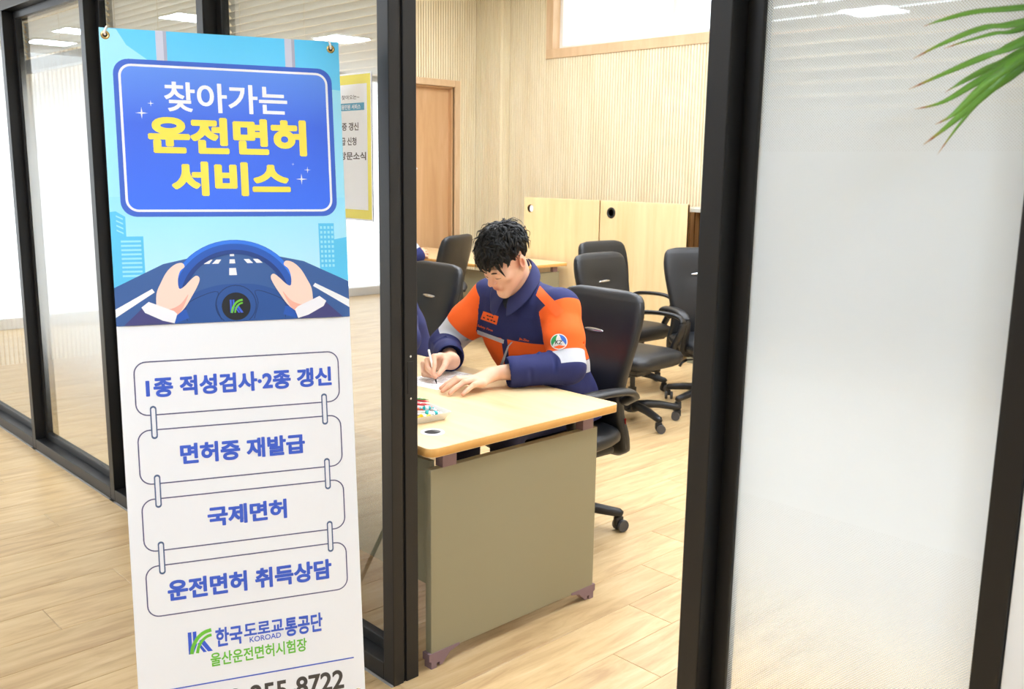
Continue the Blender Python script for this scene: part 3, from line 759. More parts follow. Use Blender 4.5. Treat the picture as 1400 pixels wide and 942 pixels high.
dl = [(p, m) for p, m in dl if max(y for x, y in p) < 747.5]
layer('dashboard_line_print', dl, 6, 'pr_dash_line', sheet_o)
wh = lambda r, a: (298+r*1.06*math.cos(math.radians(a)), 690+r*math.sin(math.radians(a)))
arcA = np.linspace(-200, 20, 40)
def band(r0, r1, a0, a1, n=36):
    A = np.linspace(a0, a1, n); out = []
    for a, b2 in zip(A[:-1], A[1:]):
        pl = [wh(r0, a), wh(r0, b2), wh(r1, b2), wh(r1, a)]
        if max(p[1] for p in pl) < 747.5: out.append((pl, 0))
    return out
layer('steering_wheel_print', band(122, 158, -201, 21), 7, 'pr_wheel', sheet_o)
layer('wheel_rim_light_print', band(148, 157, -190, 10), 7.6, 'pr_wheel_hi', sheet_o)
layer('wheel_inner_shade_print', band(121, 132, -190, 10), 7.6, 'pr_wheel_low', sheet_o)
layer('hub_print', [(circ(297, 708, 37), 0)], 7, 'pr_hub', sheet_o)
def k_logo(name, u0, v0, w, h, lay, par):
    P = lambda x, y: (u0+x*w, v0+y*h)
    blue = [([P(0, 0), P(.15, 0), P(.15, 1), P(0, 1)], 0), ([P(.21, 0), P(.36, 0), P(.36, .62), P(.21, .98)], 0), ([P(.46, .46), P(.62, .36), P(1.02, 1), P(.82, 1)], 0), ([P(.38, .58), P(.46, .52), P(.76, 1), P(.62, 1)], 0)]
    gr = stroke([P(*p) for p in curve2([(.12, 1.0), (.20, .66), (.42, .30), (.70, .10), (1.0, .03)], 5)], .16*w)+stroke([P(*p) for p in curve2([(.36, 1.0), (.44, .70), (.60, .46), (.80, .31), (1.0, .26)], 5)], .13*w)
    layer(name, blue, lay, 'pr_logo_blue', par); layer(name, gr, lay+.6, 'pr_green', par)
k_logo('hub_logo_print', 281, 690, 33, 35, 8, sheet_o)
def hand(mx):
    X = (lambda u: u) if not mx else (lambda u: 598-u)
    up = lambda P: [(X(u), v) for u, v in P]
    back = curve2([(98, 706), (100, 668), (112, 640), (128, 612), (148, 594), (166, 590), (172, 600), (160, 612), (154, 634), (156, 656), (168, 652), (186, 634), (200, 624), (208, 632), (202, 650), (186, 678), (168, 706), (150, 722), (134, 722)], 4)
    layer('hand_print', [(up(back), 0)], 9, 'pr_skin', sheet_o)
    layer('hand_shade_print', [(up(curve2([(110, 708), (134, 708), (158, 696), (178, 672), (160, 712), (146, 726)], 4)), 0)], 9.6, 'pr_skin_dark', sheet_o)
    layer('sleeve_print', [(up([(18, 747), (62, 706), (104, 722), (138, 747)]), 0)], 10, 'pr_sleeve', sheet_o)
    layer('cuff_print', [(up([(62, 702), (80, 688), (140, 714), (148, 722), (140, 746), (112, 738), (70, 716)]), 0)], 10.6, 'pr_cuff', sheet_o)
hand(False); hand(True)
# the four linked boxes
boxes = [(843, 982, '1종 적성검사·2종 갱신', (61, 884, 542, 937)), (1021, 1163, '면허증 재발급', (136, 1064, 461, 1119)), (1203, 1341, '국제면허', (196, 1240, 404, 1294)), (1381, 1516, '운전면허 취득상담', (86, 1424, 519, 1481))]
for v0, v1, tx, bx in boxes:
    layer('box_outline_print', stroke(rrect(35, v0, 562, v1, 30), 3.2, True), 1.5, 'pr_line', sheet_o)
    text_layer('lettering', tx, bx, 2, 'pr_blue', sheet_o, .042)
for i in range(3):
    for u in (76, 519):
        a, b2 = boxes[i][1]-24, boxes[i+1][0]+24
        layer('link_print', cut_rrect(u-8, a, u+8, b2, 7.9, 3), 2.4, 'pr_link_edge', sheet_o); layer('link_core_print', cut_rrect(u-4.6, a+5, u+4.6, b2-5, 4.5, 3), 3, 'pr_link', sheet_o)
k_logo('logo_print', 130, 1572, 60, 60, 2, sheet_o)
for tx, bx in (('한국', (200, 1572, 270, 1625)), ('도로교', (274, 1573, 380, 1607)), ('통공단', (384, 1573, 487, 1627))):
    text_layer('lettering', tx, bx, 2, 'pr_blue', sheet_o, .03)
text_layer('lettering', 'KOROAD', (288, 1611, 372, 1626), 3.2, 'pr_blue', sheet_o, .012)
text_layer('lettering', '울산운전면허시험장', (184, 1638, 441, 1676), 2, 'pr_green', sheet_o, .02)
layer('rule_print', [([(30, 1717), (571, 1717), (571, 1720.5), (30, 1720.5)], 0)], 2, 'pr_blue', sheet_o)
text_layer('lettering', '052-255-8722', (160, 1747, 540, 1803), 2, 'pr_phone', sheet_o, .026)
# eyelets, ties and the stand behind
def place(mb, P): return mb.xf(Matrix(((bu[0], -bv[0], bn[0], P[0]), (bu[1], -bv[1], bn[1], P[1]), (bu[2], -bv[2], bn[2], P[2]), (0, 0, 0, 1))))
eye = [(14, 18), (578, 20), (22, 1822), (578, 1822)]
for i, (u, v) in enumerate(eye):
    P = B(u, v, 2); R = []
    for r, z in ((.0052, -.001), (.0052, .0012), (.0075, .0022), (.0102, .0014), (.011, 0)): R.append([(r*math.cos(2*PI*k/20), r*math.sin(2*PI*k/20), z) for k in range(20)])
    place(MB().rings(R, cap=False), P).build('eyelet', 'brass', banner, True)
    place(MB().lathe([(.0052, .0002), (.0005, .0002)], 16), P).build('eyelet_hole', 'dark_hole', banner)
    up = 1 if i < 2 else -1; sx = -1 if i in (0, 2) else 1
    place(MB().tube(smooth_path([(0, 0, .001), (-.001*up, .006*up, .005), (-.003*sx, .016*up, .004), (-.005*sx, .021*up, -.004), (-.004*sx, .012*up, -.02)], 4), .0028, 8), P).build('tie', 'white_plastic', banner, True)
hub = B(300, 1000)-bn*.12
for (u, v) in eye:
    P = B(u, v)-bn*.02
    MB().tube([hub, (hub+P)/2-bn*.01, P], [.008, .006, .004], 8).build('stand_arm', 'black_plastic', banner, True)
MB().lathe([(.03, -.04), (.03, .04)], 14, tuple(hub)).build('stand_hub', 'black_plastic', banner)
for s, dv in ((-1, .16), (1, .16), (0, -.42)):
    P = hub+bu*s*.30+bn0*dv; P = np.array([P[0], P[1], .008]); MB().tube([hub, P], [.009, .008], 8).build('stand_leg', 'black_plastic', banner, True)

# ------------------------------------------------------------------ poster taped to the glass
PX1, PZ0, PZ1 = at_y(509.5, 200, YG-.004)[0], at_y(511, 303, YG-.004)[2], at_y(509, 97, YG-.004)[2]
PWd = .30; PHt = PZ1-PZ0
poster = thing('poster', 'white poster with a yellow border on the glass behind the banner', 'poster', (PX1-PWd/2, YG-.0056, PZ0))
pmat('po_yellow', (236, 220, 70)); pmat('po_teal', (62, 150, 184)); pmat('po_text', (92, 76, 66)); 
tilt = lambda x, z: (x, z)
def pp(x, y, k): return (-PWd/2+x*PWd, -k*.0003, PHt*(1-y))
def prect(name, x0, y0, x1, y1, k, mat, r=0):
    pts = [pp(x, y, k) for x, y in ((x0, y1), (x1, y1), (x1, y0), (x0, y0))]
    return link(name, mesh_from(pts, [(0, 1, 2, 3)], mat), poster)
MB().box(-PWd/2, PWd/2, -.0001, .0006, 0, PHt).build('poster_sheet', 'paper', poster)
prect('border_print', .018, .012, .982, .988, 1, 'po_yellow'); prect('field_print', .075, .075, .925, .925, 2, 'paper')
def ptext(body, x0, y0, x1, y1, mat, bold=.02, k=3):
    V, F = text_mesh(body, bold)
    link('lettering', mesh_from([pp(x0+a*(x1-x0), y1-b2*(y1-y0), k+q) for a, b2, q in V], F, mat), poster)
ptext('하면~ 찾아오는~', .30, .145, .80, .175, 'po_text', .01)
prect('pill_print', .16, .20, .88, .25, 3, 'po_teal')
ptext('찾아가는 이동민원 서비스', .22, .208, .82, .242, 'paper', .02, 4)
ptext('면허증 갱신', .32, .33, .78, .385, 'po_text', .03)
ptext('재발급 신청', .30, .43, .74, .485, 'po_text', .03)
ptext('방문소식', .45, .53, .90, .585, 'po_text', .03)

# ================================================================== people: implicit surfaces meshed with surface nets
class Field:
    def __init__(s, lo, hi, h):
        s.h = h; s.lo = np.array(lo, float); s.n = np.ceil((np.array(hi)-s.lo)/h).astype(int)+1
        s.d = np.full(tuple(s.n), .08, np.float32)
        s.ax = [(s.lo[i]+h*np.arange(s.n[i])).astype(np.float32) for i in range(3)]
    def sub(s, lo, hi):
        i0 = np.clip(np.floor((np.array(lo)-s.lo)/s.h).astype(int), 0, s.n); i1 = np.clip(np.ceil((np.array(hi)-s.lo)/s.h).astype(int)+1, 0, s.n)
        sl = tuple(slice(a, b) for a, b in zip(i0, i1))
        return sl, s.ax[0][sl[0]][:, None, None], s.ax[1][sl[1]][None, :, None], s.ax[2][sl[2]][None, None, :]
    def put(s, fn, lo, hi, k=.01, cut=False, pad=None):
        pad = (k+.012) if pad is None else pad
        sl, X, Y, Z = s.sub(np.array(lo)-pad, np.array(hi)+pad)
        if any(v.stop <= v.start for v in sl): return
        b = fn(X, Y, Z).astype(np.float32); a = s.d[sl]
        if cut: h = np.maximum(k-np.abs(a+b), 0)/k; s.d[sl] = np.maximum(a, -b)+h*h*k*.25
        else: h = np.maximum(k-np.abs(a-b), 0)/k; s.d[sl] = np.minimum(a, b)-h*h*k*.25
    def cone(s, a, b, ra, rb, k=.01, cut=False, sq=None):
        """tapered capsule; sq = (axis, factor) flattens it across an axis"""
        a, b = np.array(a, float), np.array(b, float); ba = b-a; L2 = max(ba@ba, 1e-9); r = max(ra, rb)
        def fn(X, Y, Z):
            t = np.clip(((X-a[0])*ba[0]+(Y-a[1])*ba[1]+(Z-a[2])*ba[2])/L2, 0, 1)
            dx, dy, dz = X-a[0]-t*ba[0], Y-a[1]-t*ba[1], Z-a[2]-t*ba[2]
            if sq is not None:
                ax, f = sq; q = dx*ax[0]+dy*ax[1]+dz*ax[2]; dx = dx+ax[0]*q*(f-1); dy = dy+ax[1]*q*(f-1); dz = dz+ax[2]*q*(f-1)
            return np.sqrt(dx*dx+dy*dy+dz*dz)-(ra+t*(rb-ra))
        s.put(fn, np.minimum(a, b)-r, np.maximum(a, b)+r, k, cut)
    def ell(s, c, r, R=None, k=.01, cut=False):
        c, r = np.array(c, float), np.array(r, float); m = r.max()
        def fn(X, Y, Z):
            dx, dy, dz = X-c[0], Y-c[1], Z-c[2]
            if R is not None: dx, dy, dz = (R[0][0]*dx+R[1][0]*dy+R[2][0]*dz, R[0][1]*dx+R[1][1]*dy+R[2][1]*dz, R[0][2]*dx+R[1][2]*dy+R[2][2]*dz)
            k0 = np.sqrt((dx/r[0])**2+(dy/r[1])**2+(dz/r[2])**2); k1 = np.sqrt((dx/r[0]**2)**2+(dy/r[1]**2)**2+(dz/r[2]**2)**2)
            return k0*(k0-1)/np.maximum(k1, 1e-6)
        s.put(fn, c-m, c+m, k, cut)
    def net(s, relax=1):
        d = s.d; sg = d < 0; nx, ny, nz = d.shape
        cnt = np.zeros((nx-1, ny-1, nz-1), np.uint8)
        for i in (0, 1):
            for j in (0, 1):
                for k in (0, 1): cnt += sg[i:nx-1+i, j:ny-1+j, k:nz-1+k]
        cells = np.argwhere((cnt > 0) & (cnt < 8)); idx = np.full(cnt.shape, -1, np.int32); idx[tuple(cells.T)] = np.arange(len(cells))
        acc = np.zeros((len(cells), 3)); num = np.zeros(len(cells))
        C8 = [(i, j, k) for i in (0, 1) for j in (0, 1) for k in (0, 1)]
        val = {c: d[cells[:, 0]+c[0], cells[:, 1]+c[1], cells[:, 2]+c[2]].astype(float) for c in C8}
        for c in C8:
            for ax in range(3):
                if c[ax]: continue
                e = list(c); e[ax] = 1; e = tuple(e); a, b = val[c], val[e]; m = (a < 0) != (b < 0)
                t = np.where(m, a/np.where(np.abs(a-b) < 1e-12, 1, a-b), 0); p = np.tile(np.array(c, float), (len(cells), 1)); p[:, ax] += t
                acc[m] += p[m]; num[m] += 1
        V = s.lo+s.h*(cells+acc/np.maximum(num, 1)[:, None]); F = []
        for ax in range(3):
            u, w = (ax+1) % 3, (ax+2) % 3
            A = np.take(sg, range(0, d.shape[ax]-1), ax); Bb = np.take(sg, range(1, d.shape[ax]), ax)
            E = np.argwhere(A != Bb); E = E[(E[:, u] > 0) & (E[:, w] > 0) & (E[:, u] < d.shape[u]-1) & (E[:, w] < d.shape[w]-1)]
            q = []
            for du, dw in ((1, 1), (0, 1), (0, 0), (1, 0)):
                e = E.copy(); e[:, u] -= du; e[:, w] -= dw; q.append(idx[e[:, 0], e[:, 1], e[:, 2]])
            q = np.stack(q, 1); fl = sg[E[:, 0], E[:, 1], E[:, 2]]; q[~fl] = q[~fl][:, ::-1]
            F.append(q)
        F = np.vstack(F); F = F[(F >= 0).all(1)]
        for _ in range(relax):
            S = np.zeros_like(V); n = np.zeros(len(V))
            for i in range(4):
                a, b = F[:, i], F[:, (i+1) % 4]
                np.add.at(S, a, V[b]); np.add.at(n, a, 1); np.add.at(S, b, V[a]); np.add.at(n, b, 1)
            V = V*.4+.6*S/np.maximum(n, 1)[:, None]
        return V, F
def np_mesh(V, F, mats, smooth=True):
    me = bpy.data.meshes.new('m'); me.vertices.add(len(V)); me.vertices.foreach_set('co', np.asarray(V, np.float32).ravel())
    me.loops.add(F.size); me.loops.foreach_set('vertex_index', F.astype(np.int32).ravel())
    me.polygons.add(len(F)); me.polygons.foreach_set('loop_start', np.arange(0, F.size, F.shape[1], dtype=np.int32)); me.polygons.foreach_set('loop_total', np.full(len(F), F.shape[1], np.int32))
    me.update(calc_edges=True); me.validate()
    for k in mats: me.materials.append(MATS[k])
    if smooth: me.polygons.foreach_set('use_smooth', np.ones(len(me.polygons), bool))
    return me
def attr(me, name, val):
    a = me.attributes.new(name, 'FLOAT', 'POINT'); a.data.foreach_set('value', np.asarray(val, np.float32))
def wob(P, f, seed):
    """cheap smooth noise in about -1..1"""
    r = np.random.RandomState(seed); o = 0
    for i in range(5):
        w = r.randn(3)*f; o = o+np.sin(P[..., 0]*w[0]+P[..., 1]*w[1]+P[..., 2]*w[2]+r.rand()*6.28)
    return o/3.2

def attr_mat(name, base, layers, rough=.7, bump=None, spec=.3):
    """base colour overlaid where a vertex attribute is above zero; layers = [(attribute, colour)]"""
    m, nt, b = new_mat(name); N, Lk = nt.nodes.new, nt.links.new
    prev = None
    for at, c, soft in layers:
        a = N('ShaderNodeAttribute'); a.attribute_name = at; mr = N('ShaderNodeMapRange'); mr.inputs['From Min'].default_value = -soft; mr.inputs['From Max'].default_value = soft
        Lk(a.outputs['Fac'], mr.inputs['Value']); mx = N('ShaderNodeMix'); mx.data_type = 'RGBA'; Lk(mr.outputs[0], mx.inputs[0])
        if prev is None: mx.inputs[6].default_value = rgba(base)
        else: Lk(prev, mx.inputs[6])
        mx.inputs[7].default_value = rgba(c); prev = mx.outputs[2]
    Lk(prev, b.inputs['Base Color']); b.inputs['Roughness'].default_value = rough; b.inputs['Specular IOR Level'].default_value = spec
    if bump:
        tc = N('ShaderNodeTexCoord'); n = N('ShaderNodeTexNoise'); n.inputs['Scale'].default_value = bump[0]; n.inputs['Detail'].default_value = 4; bp = N('ShaderNodeBump'); bp.inputs['Strength'].default_value = bump[1]; bp.inputs['Distance'].default_value = .004
        Lk(tc.outputs['Object'], n.inputs['Vector']); Lk(n.outputs['Fac'], bp.inputs['Height']); Lk(bp.outputs['Normal'], b.inputs['Normal'])
    return m
attr_mat('skin', (234, 186, 156), [('flush', (230, 164, 138), .5), ('lip', (204, 132, 112), .6)], .5, (160, .05), .35)
MATS['skin'].node_tree.nodes['Principled BSDF'].inputs['Subsurface Weight'].default_value = .08
MATS['skin'].node_tree.nodes['Principled BSDF'].inputs['Subsurface Radius'].default_value = (.008, .003, .002)
NAVY, ORANGE, SILVER = (40, 46, 96), (252, 104, 36), (196, 198, 206)
attr_mat('jacket', NAVY, [('orange', ORANGE, .0007), ('silver', SILVER, .0007)], .75, (38, .25))
plain('navy_cloth', NAVY, .78, bump=.15, bscale=60); plain('trouser_cloth', (36, 40, 74), .8, bump=.2, bscale=50); plain('orange_cloth', ORANGE, .75); plain('silver_cloth', SILVER, .5)
plain('tee_dark', (34, 40, 52), .8); plain('hair', (14, 13, 13), .55, spec=.3); plain('shoe_black', (22, 22, 22), .45); plain('brow', (46, 34, 30), .8); plain('nail', (232, 184, 160), .35)
plain('em_white', (244, 244, 244), .6); plain('em_green', (44, 160, 92), .6); plain('em_blue', (62, 116, 214), .6); plain('em_black', (40, 40, 44), .6)

def rotmat(yaw, pitch, roll): return np.array((Matrix.Rotation(yaw, 3, 'Z') @ Matrix.Rotation(pitch, 3, 'X') @ Matrix.Rotation(roll, 3, 'Y')))
def make_person(label, O, hs, pose, fine=True, group=None):
    """O = spot on the floor under the seat; all pose points are given in world space"""
    O = np.array(O, float); hc = np.array(pose['head']); HR = rotmat(*pose['hrot'])
    H = lambda *p: hc+HR @ np.array(p, float)
    sL, sR, eL, eR, wL, wR, cL, cR = [np.array(pose[k], float) for k in ('sL', 'sR', 'eL', 'eR', 'wL', 'wR', 'cL', 'cR')]
    xc = (sL[0]+sR[0])/2; nb = np.array(pose['neck'])
    allp = np.array([sL, sR, eL, eR, wL, wR])
    # ---------------- body: head, neck, trunk, arms and hands in one surface
    lo = np.minimum(allp.min(0)-.1, hc-.15); hi = np.maximum(allp.max(0)+.1, hc+.16)
    tips = np.array([p for ch in pose['fingers'] for p in ch[0]]); lo = np.minimum(lo, tips.min(0)-.03); lo[2] = .46; hi = np.maximum(hi, tips.max(0)+.03); hi[1] = O[1]+.22
    F = Field(lo, hi, hs)
    E = lambda c, r, k=.012, cut=False, rr=None: F.ell(H(*c), r, HR if rr is None else HR @ rr, k, cut)
    Cn = lambda a, b, ra, rb, k=.012, cut=False: F.cone(H(*a), H(*b), ra, rb, k, cut)
    E((0, .014, .036), (.074, .092, .084), .01)
    E((0, -.030, -.028), (.062, .066, .082), .03)
    for s in (-1, 1):
        Cn((s*.050, .0, -.050), (s*.014, -.074, -.102), .022, .017, .03)
        E((s*.043, -.062, -.020), (.022, .022, .020), .02)
    E((0, -.080, -.104), (.021, .015, .014), .018)
    Cn((-.036, -.083, .018), (.036, -.083, .018), .012, .012, .014)
    for s in (-1, 1):
        E((s*.031, -.101, -.002), (.018, .013, .010), .012, True)
        E((s*.031, -.080, -.004), (.0165, .0125, .0115), .005)
    Cn((0, -.090, .012), (0, -.1135, -.025), .0075, .0112, .010)
    for s in (-1, 1): E((s*.0115, -.102, -.030), (.0085, .010, .0075), .006)
    E((0, -.088, -.060), (.027, .010, .015), .014)
    Cn((-.019, -.0940, -.0575), (.019, -.0940, -.0575), .0045, .0045, .006); Cn((-.017, -.0930, -.0675), (.017, -.0930, -.0675), .0054, .0054, .006)
    Cn((-.021, -.1008, -.0625), (.021, -.1008, -.0625), .0022, .0022, .003, True)
    for s in (-1, 1):
        er = rotmat(s*.35, 0, s*.12)
        E((s*.079, .017, -.008), (.0090, .021, .033), .006, False, er)
        E((s*.084, .010, -.006), (.006, .011, .018), .004, True, er)
        E((s*.074, .006, -.036), (.008, .008, .011), .008)
    F.cone(H(0, .030, -.050), nb+[0, .012, .0], .053, .057, .03)
    F.cone(H(0, .0, -.080), nb+[0, -.012, -.02], .034, .045, .02)
    TT = pose['torso']
    for q0, q1 in zip(TT[:-1], TT[1:]): F.cone((xc, q0[1], q0[0]+.02), (xc, q1[1], q1[0]), max(q0[3]-.035, .03), max(q1[3]-.035, .03), .02)
    for S, Em, W in ((sL, eL, wL), (sR, eR, wR)):
        F.cone(nb+[0, .03, -.06], S, .05, .045, .03); F.cone(S, Em, .048, .040, .02); F.cone(Em, Em+(W-Em)*.45, .041, .038, .02); F.cone(Em+(W-Em)*.45, W, .038, .0265, .02)
    for a, b, ra, rb, k, sq in pose['palms']: F.cone(a, b, ra*1.16, rb*1.2, k, False, sq)
    for ch, rad, k in pose['fingers']:
        for i in range(len(ch)-1): F.cone(ch[i], ch[i+1], rad[i]*1.18, rad[i+1]*1.16, k if i == 0 else .004)
    V, Q = F.net(1); me = np_mesh(V-O, Q, ['skin']); btree = BVHTree.FromPolygons([Vector(q) for q in V], [tuple(map(int, q)) for q in Q])
    def on(*q): return np.array(btree.find_nearest(Vector(H(*q)))[0])+(HR @ np.array([0, -.0006, 0]))-O
    L = (V-hc) @ HR
    lipd = 1-np.sqrt((L[:, 0]/.022)**2+((L[:, 2]+.0625)/.0095)**2); lipd[(L[:, 1] > -.085)] = -1
    attr(me, 'lip', np.clip(lipd, -1, 1))
    fl = np.maximum(1-np.linalg.norm(L-[0, -.11, -.026], axis=1)/.03, 1-np.minimum(np.linalg.norm(L-[.078, .014, -.01], axis=1), np.linalg.norm(L-[-.078, .014, -.01], axis=1))/.035)
    for ch, rad, k in pose['fingers']: fl = np.maximum(fl, .75-np.linalg.norm(V-np.array(ch[-1]), axis=1)/.03)
    attr(me, 'flush', np.clip(fl-.35, -1, 1))
    body = link('person', me, None, tuple(O), label=label, cat='person', group=group)
    # ---------------- jacket
    lo = np.minimum(allp.min(0)-.14, [xc-.3, 0, 0]); lo[2] = .47; lo[1] = min(allp[:, 1].min()-.06, 9); hi = np.maximum(allp.max(0)+.14, [xc+.3, 0, 0]); hi[2] = max(sL[2], sR[2])+.12; hi[1] = O[1]+.24
    J = Field(lo, hi, hs)
    T = pose['torso']                                       # rows: z, y centre, half width, half depth
    zs = [r[0] for r in T]; xt = xc+pose.get('tx', 0)
    def torso(X, Y, Z):
        yc = np.interp(Z[0, 0, :], zs, [r[1] for r in T])[None, None, :]; w = np.interp(Z[0, 0, :], zs, [r[2] for r in T])[None, None, :]; dp = np.interp(Z[0, 0, :], zs, [r[3] for r in T])[None, None, :]
        a = np.abs((X-xt)/w); c = np.abs((Y-yc)/dp); q = (a**3+c**3)**(1/3)
        fold = .0032*np.sin(38*(Z+.35*(X-xc)+.2*Y))*np.clip((.98-Z)/.2, 0, 1)
        side = np.maximum(np.abs(Z-(zs[0]+zs[-1])/2)-(zs[-1]-zs[0])/2, -.5)
        return np.maximum((q-1)*np.minimum(w, dp)*.9+fold, side)
    J.put(torso, (xc-.26, min(r[1]-r[3] for r in T)-.02, zs[0]-.01), (xc+.26, max(r[1]+r[3] for r in T)+.02, zs[-1]+.01), .02)
    for S, Em, Cc in ((sL, eL, cL), (sR, eR, cR)):
        J.cone(nb+[0, .030, -.030], S+[0, .005, -.004], .062, .070, .04)
        J.cone(S, S+(Em-S)*.5, .075, .076, .03); J.cone(S+(Em-S)*.5, Em, .076, .066, .03); J.cone(Em, Cc, .066, .057, .025)
        t = (Cc-Em)/np.linalg.norm(Cc-Em)
        J.cone(Cc-t*.062, Cc-t*.006, .0585, .0600, .006)     # turned-up cuff
        J.cone(Cc+t*.062, Cc+t*.004, .058, .051, .004, True)  # open end
    # creases on the sleeves
    for S, Em, Cc in ((sL, eL, cL), (sR, eR, cR)):
        r = np.random.RandomState(5)
        for i in range(9):
            u = .35+.07*i if i < 5 else 0; a = S+(Em-S)*min(u, 1) if i < 5 else Em+(Cc-Em)*(.12+.2*(i-5)); ax = (Em-S) if i < 5 else (Cc-Em); ax = ax/np.linalg.norm(ax)
            n = r.randn(3); n -= ax*(n@ax); n /= np.linalg.norm(n); b = np.cross(ax, n); rr = .067
            p0 = a+n*rr; p1 = a+(n*.55+b*.8)*rr*1.02+ax*.02*r.randn()
            J.cone(p0, p1, .0035, .006, .012, i % 2 == 0)
    V, Q = J.net(2)
    nz = wob(V, 26, 3)*.0026+wob(V, 60, 4)*.0014
    jm = np_mesh(V-O, Q, ['jacket'])
    N = np.zeros((len(V), 3)); jn = np.empty(len(V)*3, np.float32); jm.vertices.foreach_get('normal', jn); N = jn.reshape(-1, 3)
    V = V+N*nz[:, None]; jm.vertices.foreach_set('co', np.asarray(V-O, np.float32).ravel()); jm.update()
    # colour regions, in the garment's own measures
    org = np.full(len(V), -1.0); sil = np.full(len(V), -1.0)
    zb = pose['zb']; x = V[:, 0]-xc; z = V[:, 2]
    yc = np.interp(z, zs, [r[1] for r in T])
    tor = np.minimum(zb-z, z-np.where((V[:, 1] < yc-.03) & (x < .05), .62, .785)); plk = np.abs(x-pose['plk'](z))-.016
    front = V[:, 1] < yc
    tor = np.where(front, np.minimum(tor, plk), tor)
    tsil = np.where((V[:, 1] < yc-.03) & (x < .05), -.01, np.minimum(.782-z, z-.725))
    org, sil = tor.copy(), tsil.copy()
    w_ = np.interp(z, zs, [r[2] for r in T]); d_ = np.interp(z, zs, [r[3] for r in T])
    dtor = (((np.abs(x-pose.get('tx', 0))/w_)**3+(np.abs(V[:, 1]-yc)/d_)**3)**(1/3)-1)*np.minimum(w_, d_)*.9
    for S, Em, Cc, band in ((sL, eL, cL, pose['bandL']), (sR, eR, cR, pose['bandR'])):
        ax = Em-S; Ls = np.linalg.norm(ax); ax = ax/Ls; t = (V-S)@ax; tc_ = np.clip(t, 0, Ls); du = np.linalg.norm(V-S-tc_[:, None]*ax, axis=1)-.072
        fx = Cc-Em; Lf = np.linalg.norm(fx); fx = fx/Lf; tf = np.clip((V-Em)@fx, 0, Lf*1.1); df = np.linalg.norm(V-Em-tf[:, None]*fx, axis=1)-.062
        out = np.sign(S[0]-xc)*(V[:, 0]-S[0])
        arm = np.minimum(du, df) < dtor
        slant = t+.25*(out-.03)
        o_ = np.minimum(np.minimum(slant-pose['seam'], band[0]*Ls-t), df-du); s_ = np.minimum(np.minimum(t-band[0]*Ls, band[1]*Ls-t), df-du+.004)
        o_ = np.minimum(o_, dtor-np.minimum(du, df)+.001)
        org[arm] = o_[arm]; sil[arm] = s_[arm]
    attr(jm, 'orange', org); attr(jm, 'silver', sil)
    jacket = link('jacket', jm, body)
    jtree = BVHTree.FromPolygons([Vector(q) for q in V], [tuple(map(int, q)) for q in Q])
    # ---------------- collar: two leaves that fold down from the neck
    for s in (-1, 1):
        A = []
        cen, fb, lat = nb+np.array([0, -.008, .047]), np.array([0, .050, .073]), np.array([.064, 0, .010])
        for i in range(17):
            a = PI*(i/16); f = i/16                               # from the nape (0) round to the throat (1)
            top = cen+math.cos(a)*fb+s*math.sin(a)*lat+np.array([s*.010*f**4, -.004*f, 0])
            outw = np.array([s*math.sin(a), math.cos(a)*.8, 0])+np.array([s*.25*f**2, -.25*f**2, 0]); dr = .034+.052*f**1.5
            mid = top+outw*.018+np.array([0, 0, -.30*dr])
            bot = top+outw*(.034+.010*math.sin(a))+np.array([s*.014*f**3, -.004*f**3, -dr])
            tri = [top]
            for q in (mid, bot):
                h = jtree.find_nearest(Vector(q)); nn = np.array(h[1]); dd = (q-np.array(h[0]))@nn
                if dd < .007: q = q+nn*(.007-dd)
                tri.append(q)
            A.append(tuple(tri))
        vv, ff = [], []
        for tri in A:
            for p in tri: vv.append(p-O)
        for i in range(16):
            for j in range(2): ff.append((i*3+j, i*3+j+1, i*3+j+4, i*3+j+3))
        cm = mesh_from(vv, ff, 'navy_cloth', True); co = link('collar', cm, jacket)
        so = co.modifiers.new('s', 'SOLIDIFY'); so.thickness = .004; so.offset = 0; sb = co.modifiers.new('b', 'SUBSURF'); sb.levels = 1; sb.render_levels = 1
    tf = Field(nb-.11, nb+.10, .005); tf.cone(nb+[0, .006, -.05], nb+[0, .014, .010], .070, .060, .01); tf.cone(nb+[0, -.02, .012], nb+[0, .02, .06], .2, .2, .004, True) if False else None
    V, Q = tf.net(1); link('undershirt', np_mesh(V-O, Q, ['tee_dark']), body)
    # ---------------- trousers, shoes
    K = Field((xc-.32, O[1]-.62, .03), (xc+.32, O[1]+.24, .66), .008)
    for s in (-1, 1):
        hp, kn, an = np.array([xc+s*.085, O[1]+.03, .555]), np.array([xc+s*.13, O[1]-.42, .555]), np.array([xc+s*.13, O[1]-.40, .10])
        K.cone(hp, kn, .092, .072, .03); K.cone(kn, an, .072, .055, .02)
    K.ell((xc, O[1]+.05, .56), (.18, .13, .095), None, .03)
    V, Q = K.net(1); link('trousers', np_mesh(V-O, Q, ['trouser_cloth']), body)
    for s in (-1, 1):
        S2 = Field((xc+s*.13-.07, O[1]-.62, .0), (xc+s*.13+.07, O[1]-.30, .15), .006); a = np.array([xc+s*.13, O[1]-.40, .045])
        S2.cone(a+[0, .03, -.004], a+[0, -.15, -.010], .040, .034, .02, False, ((0, 0, 1), 1.0)); S2.cone(a+[0, .0, .0], a+[0, .0, .05], .038, .036, .02)
        S2.put(lambda X, Y, Z: (Z-.002)+0*X+0*Y, a-.3, a+.3, .002, True)
        V, Q = S2.net(1); link('shoe', np_mesh(V-O, Q, ['shoe_black']), body)
    # ---------------- hair: a tousled cap and loose locks, parted around the crown
    hf = .003 if fine else .006
    G = Field(hc-.19, hc+.19, hf)
    P = np.stack(np.meshgrid(*G.ax, indexing='ij'), -1); Lh = (P-hc) @ HR
    lx, ly, lz = Lh[..., 0], Lh[..., 1], Lh[..., 2]
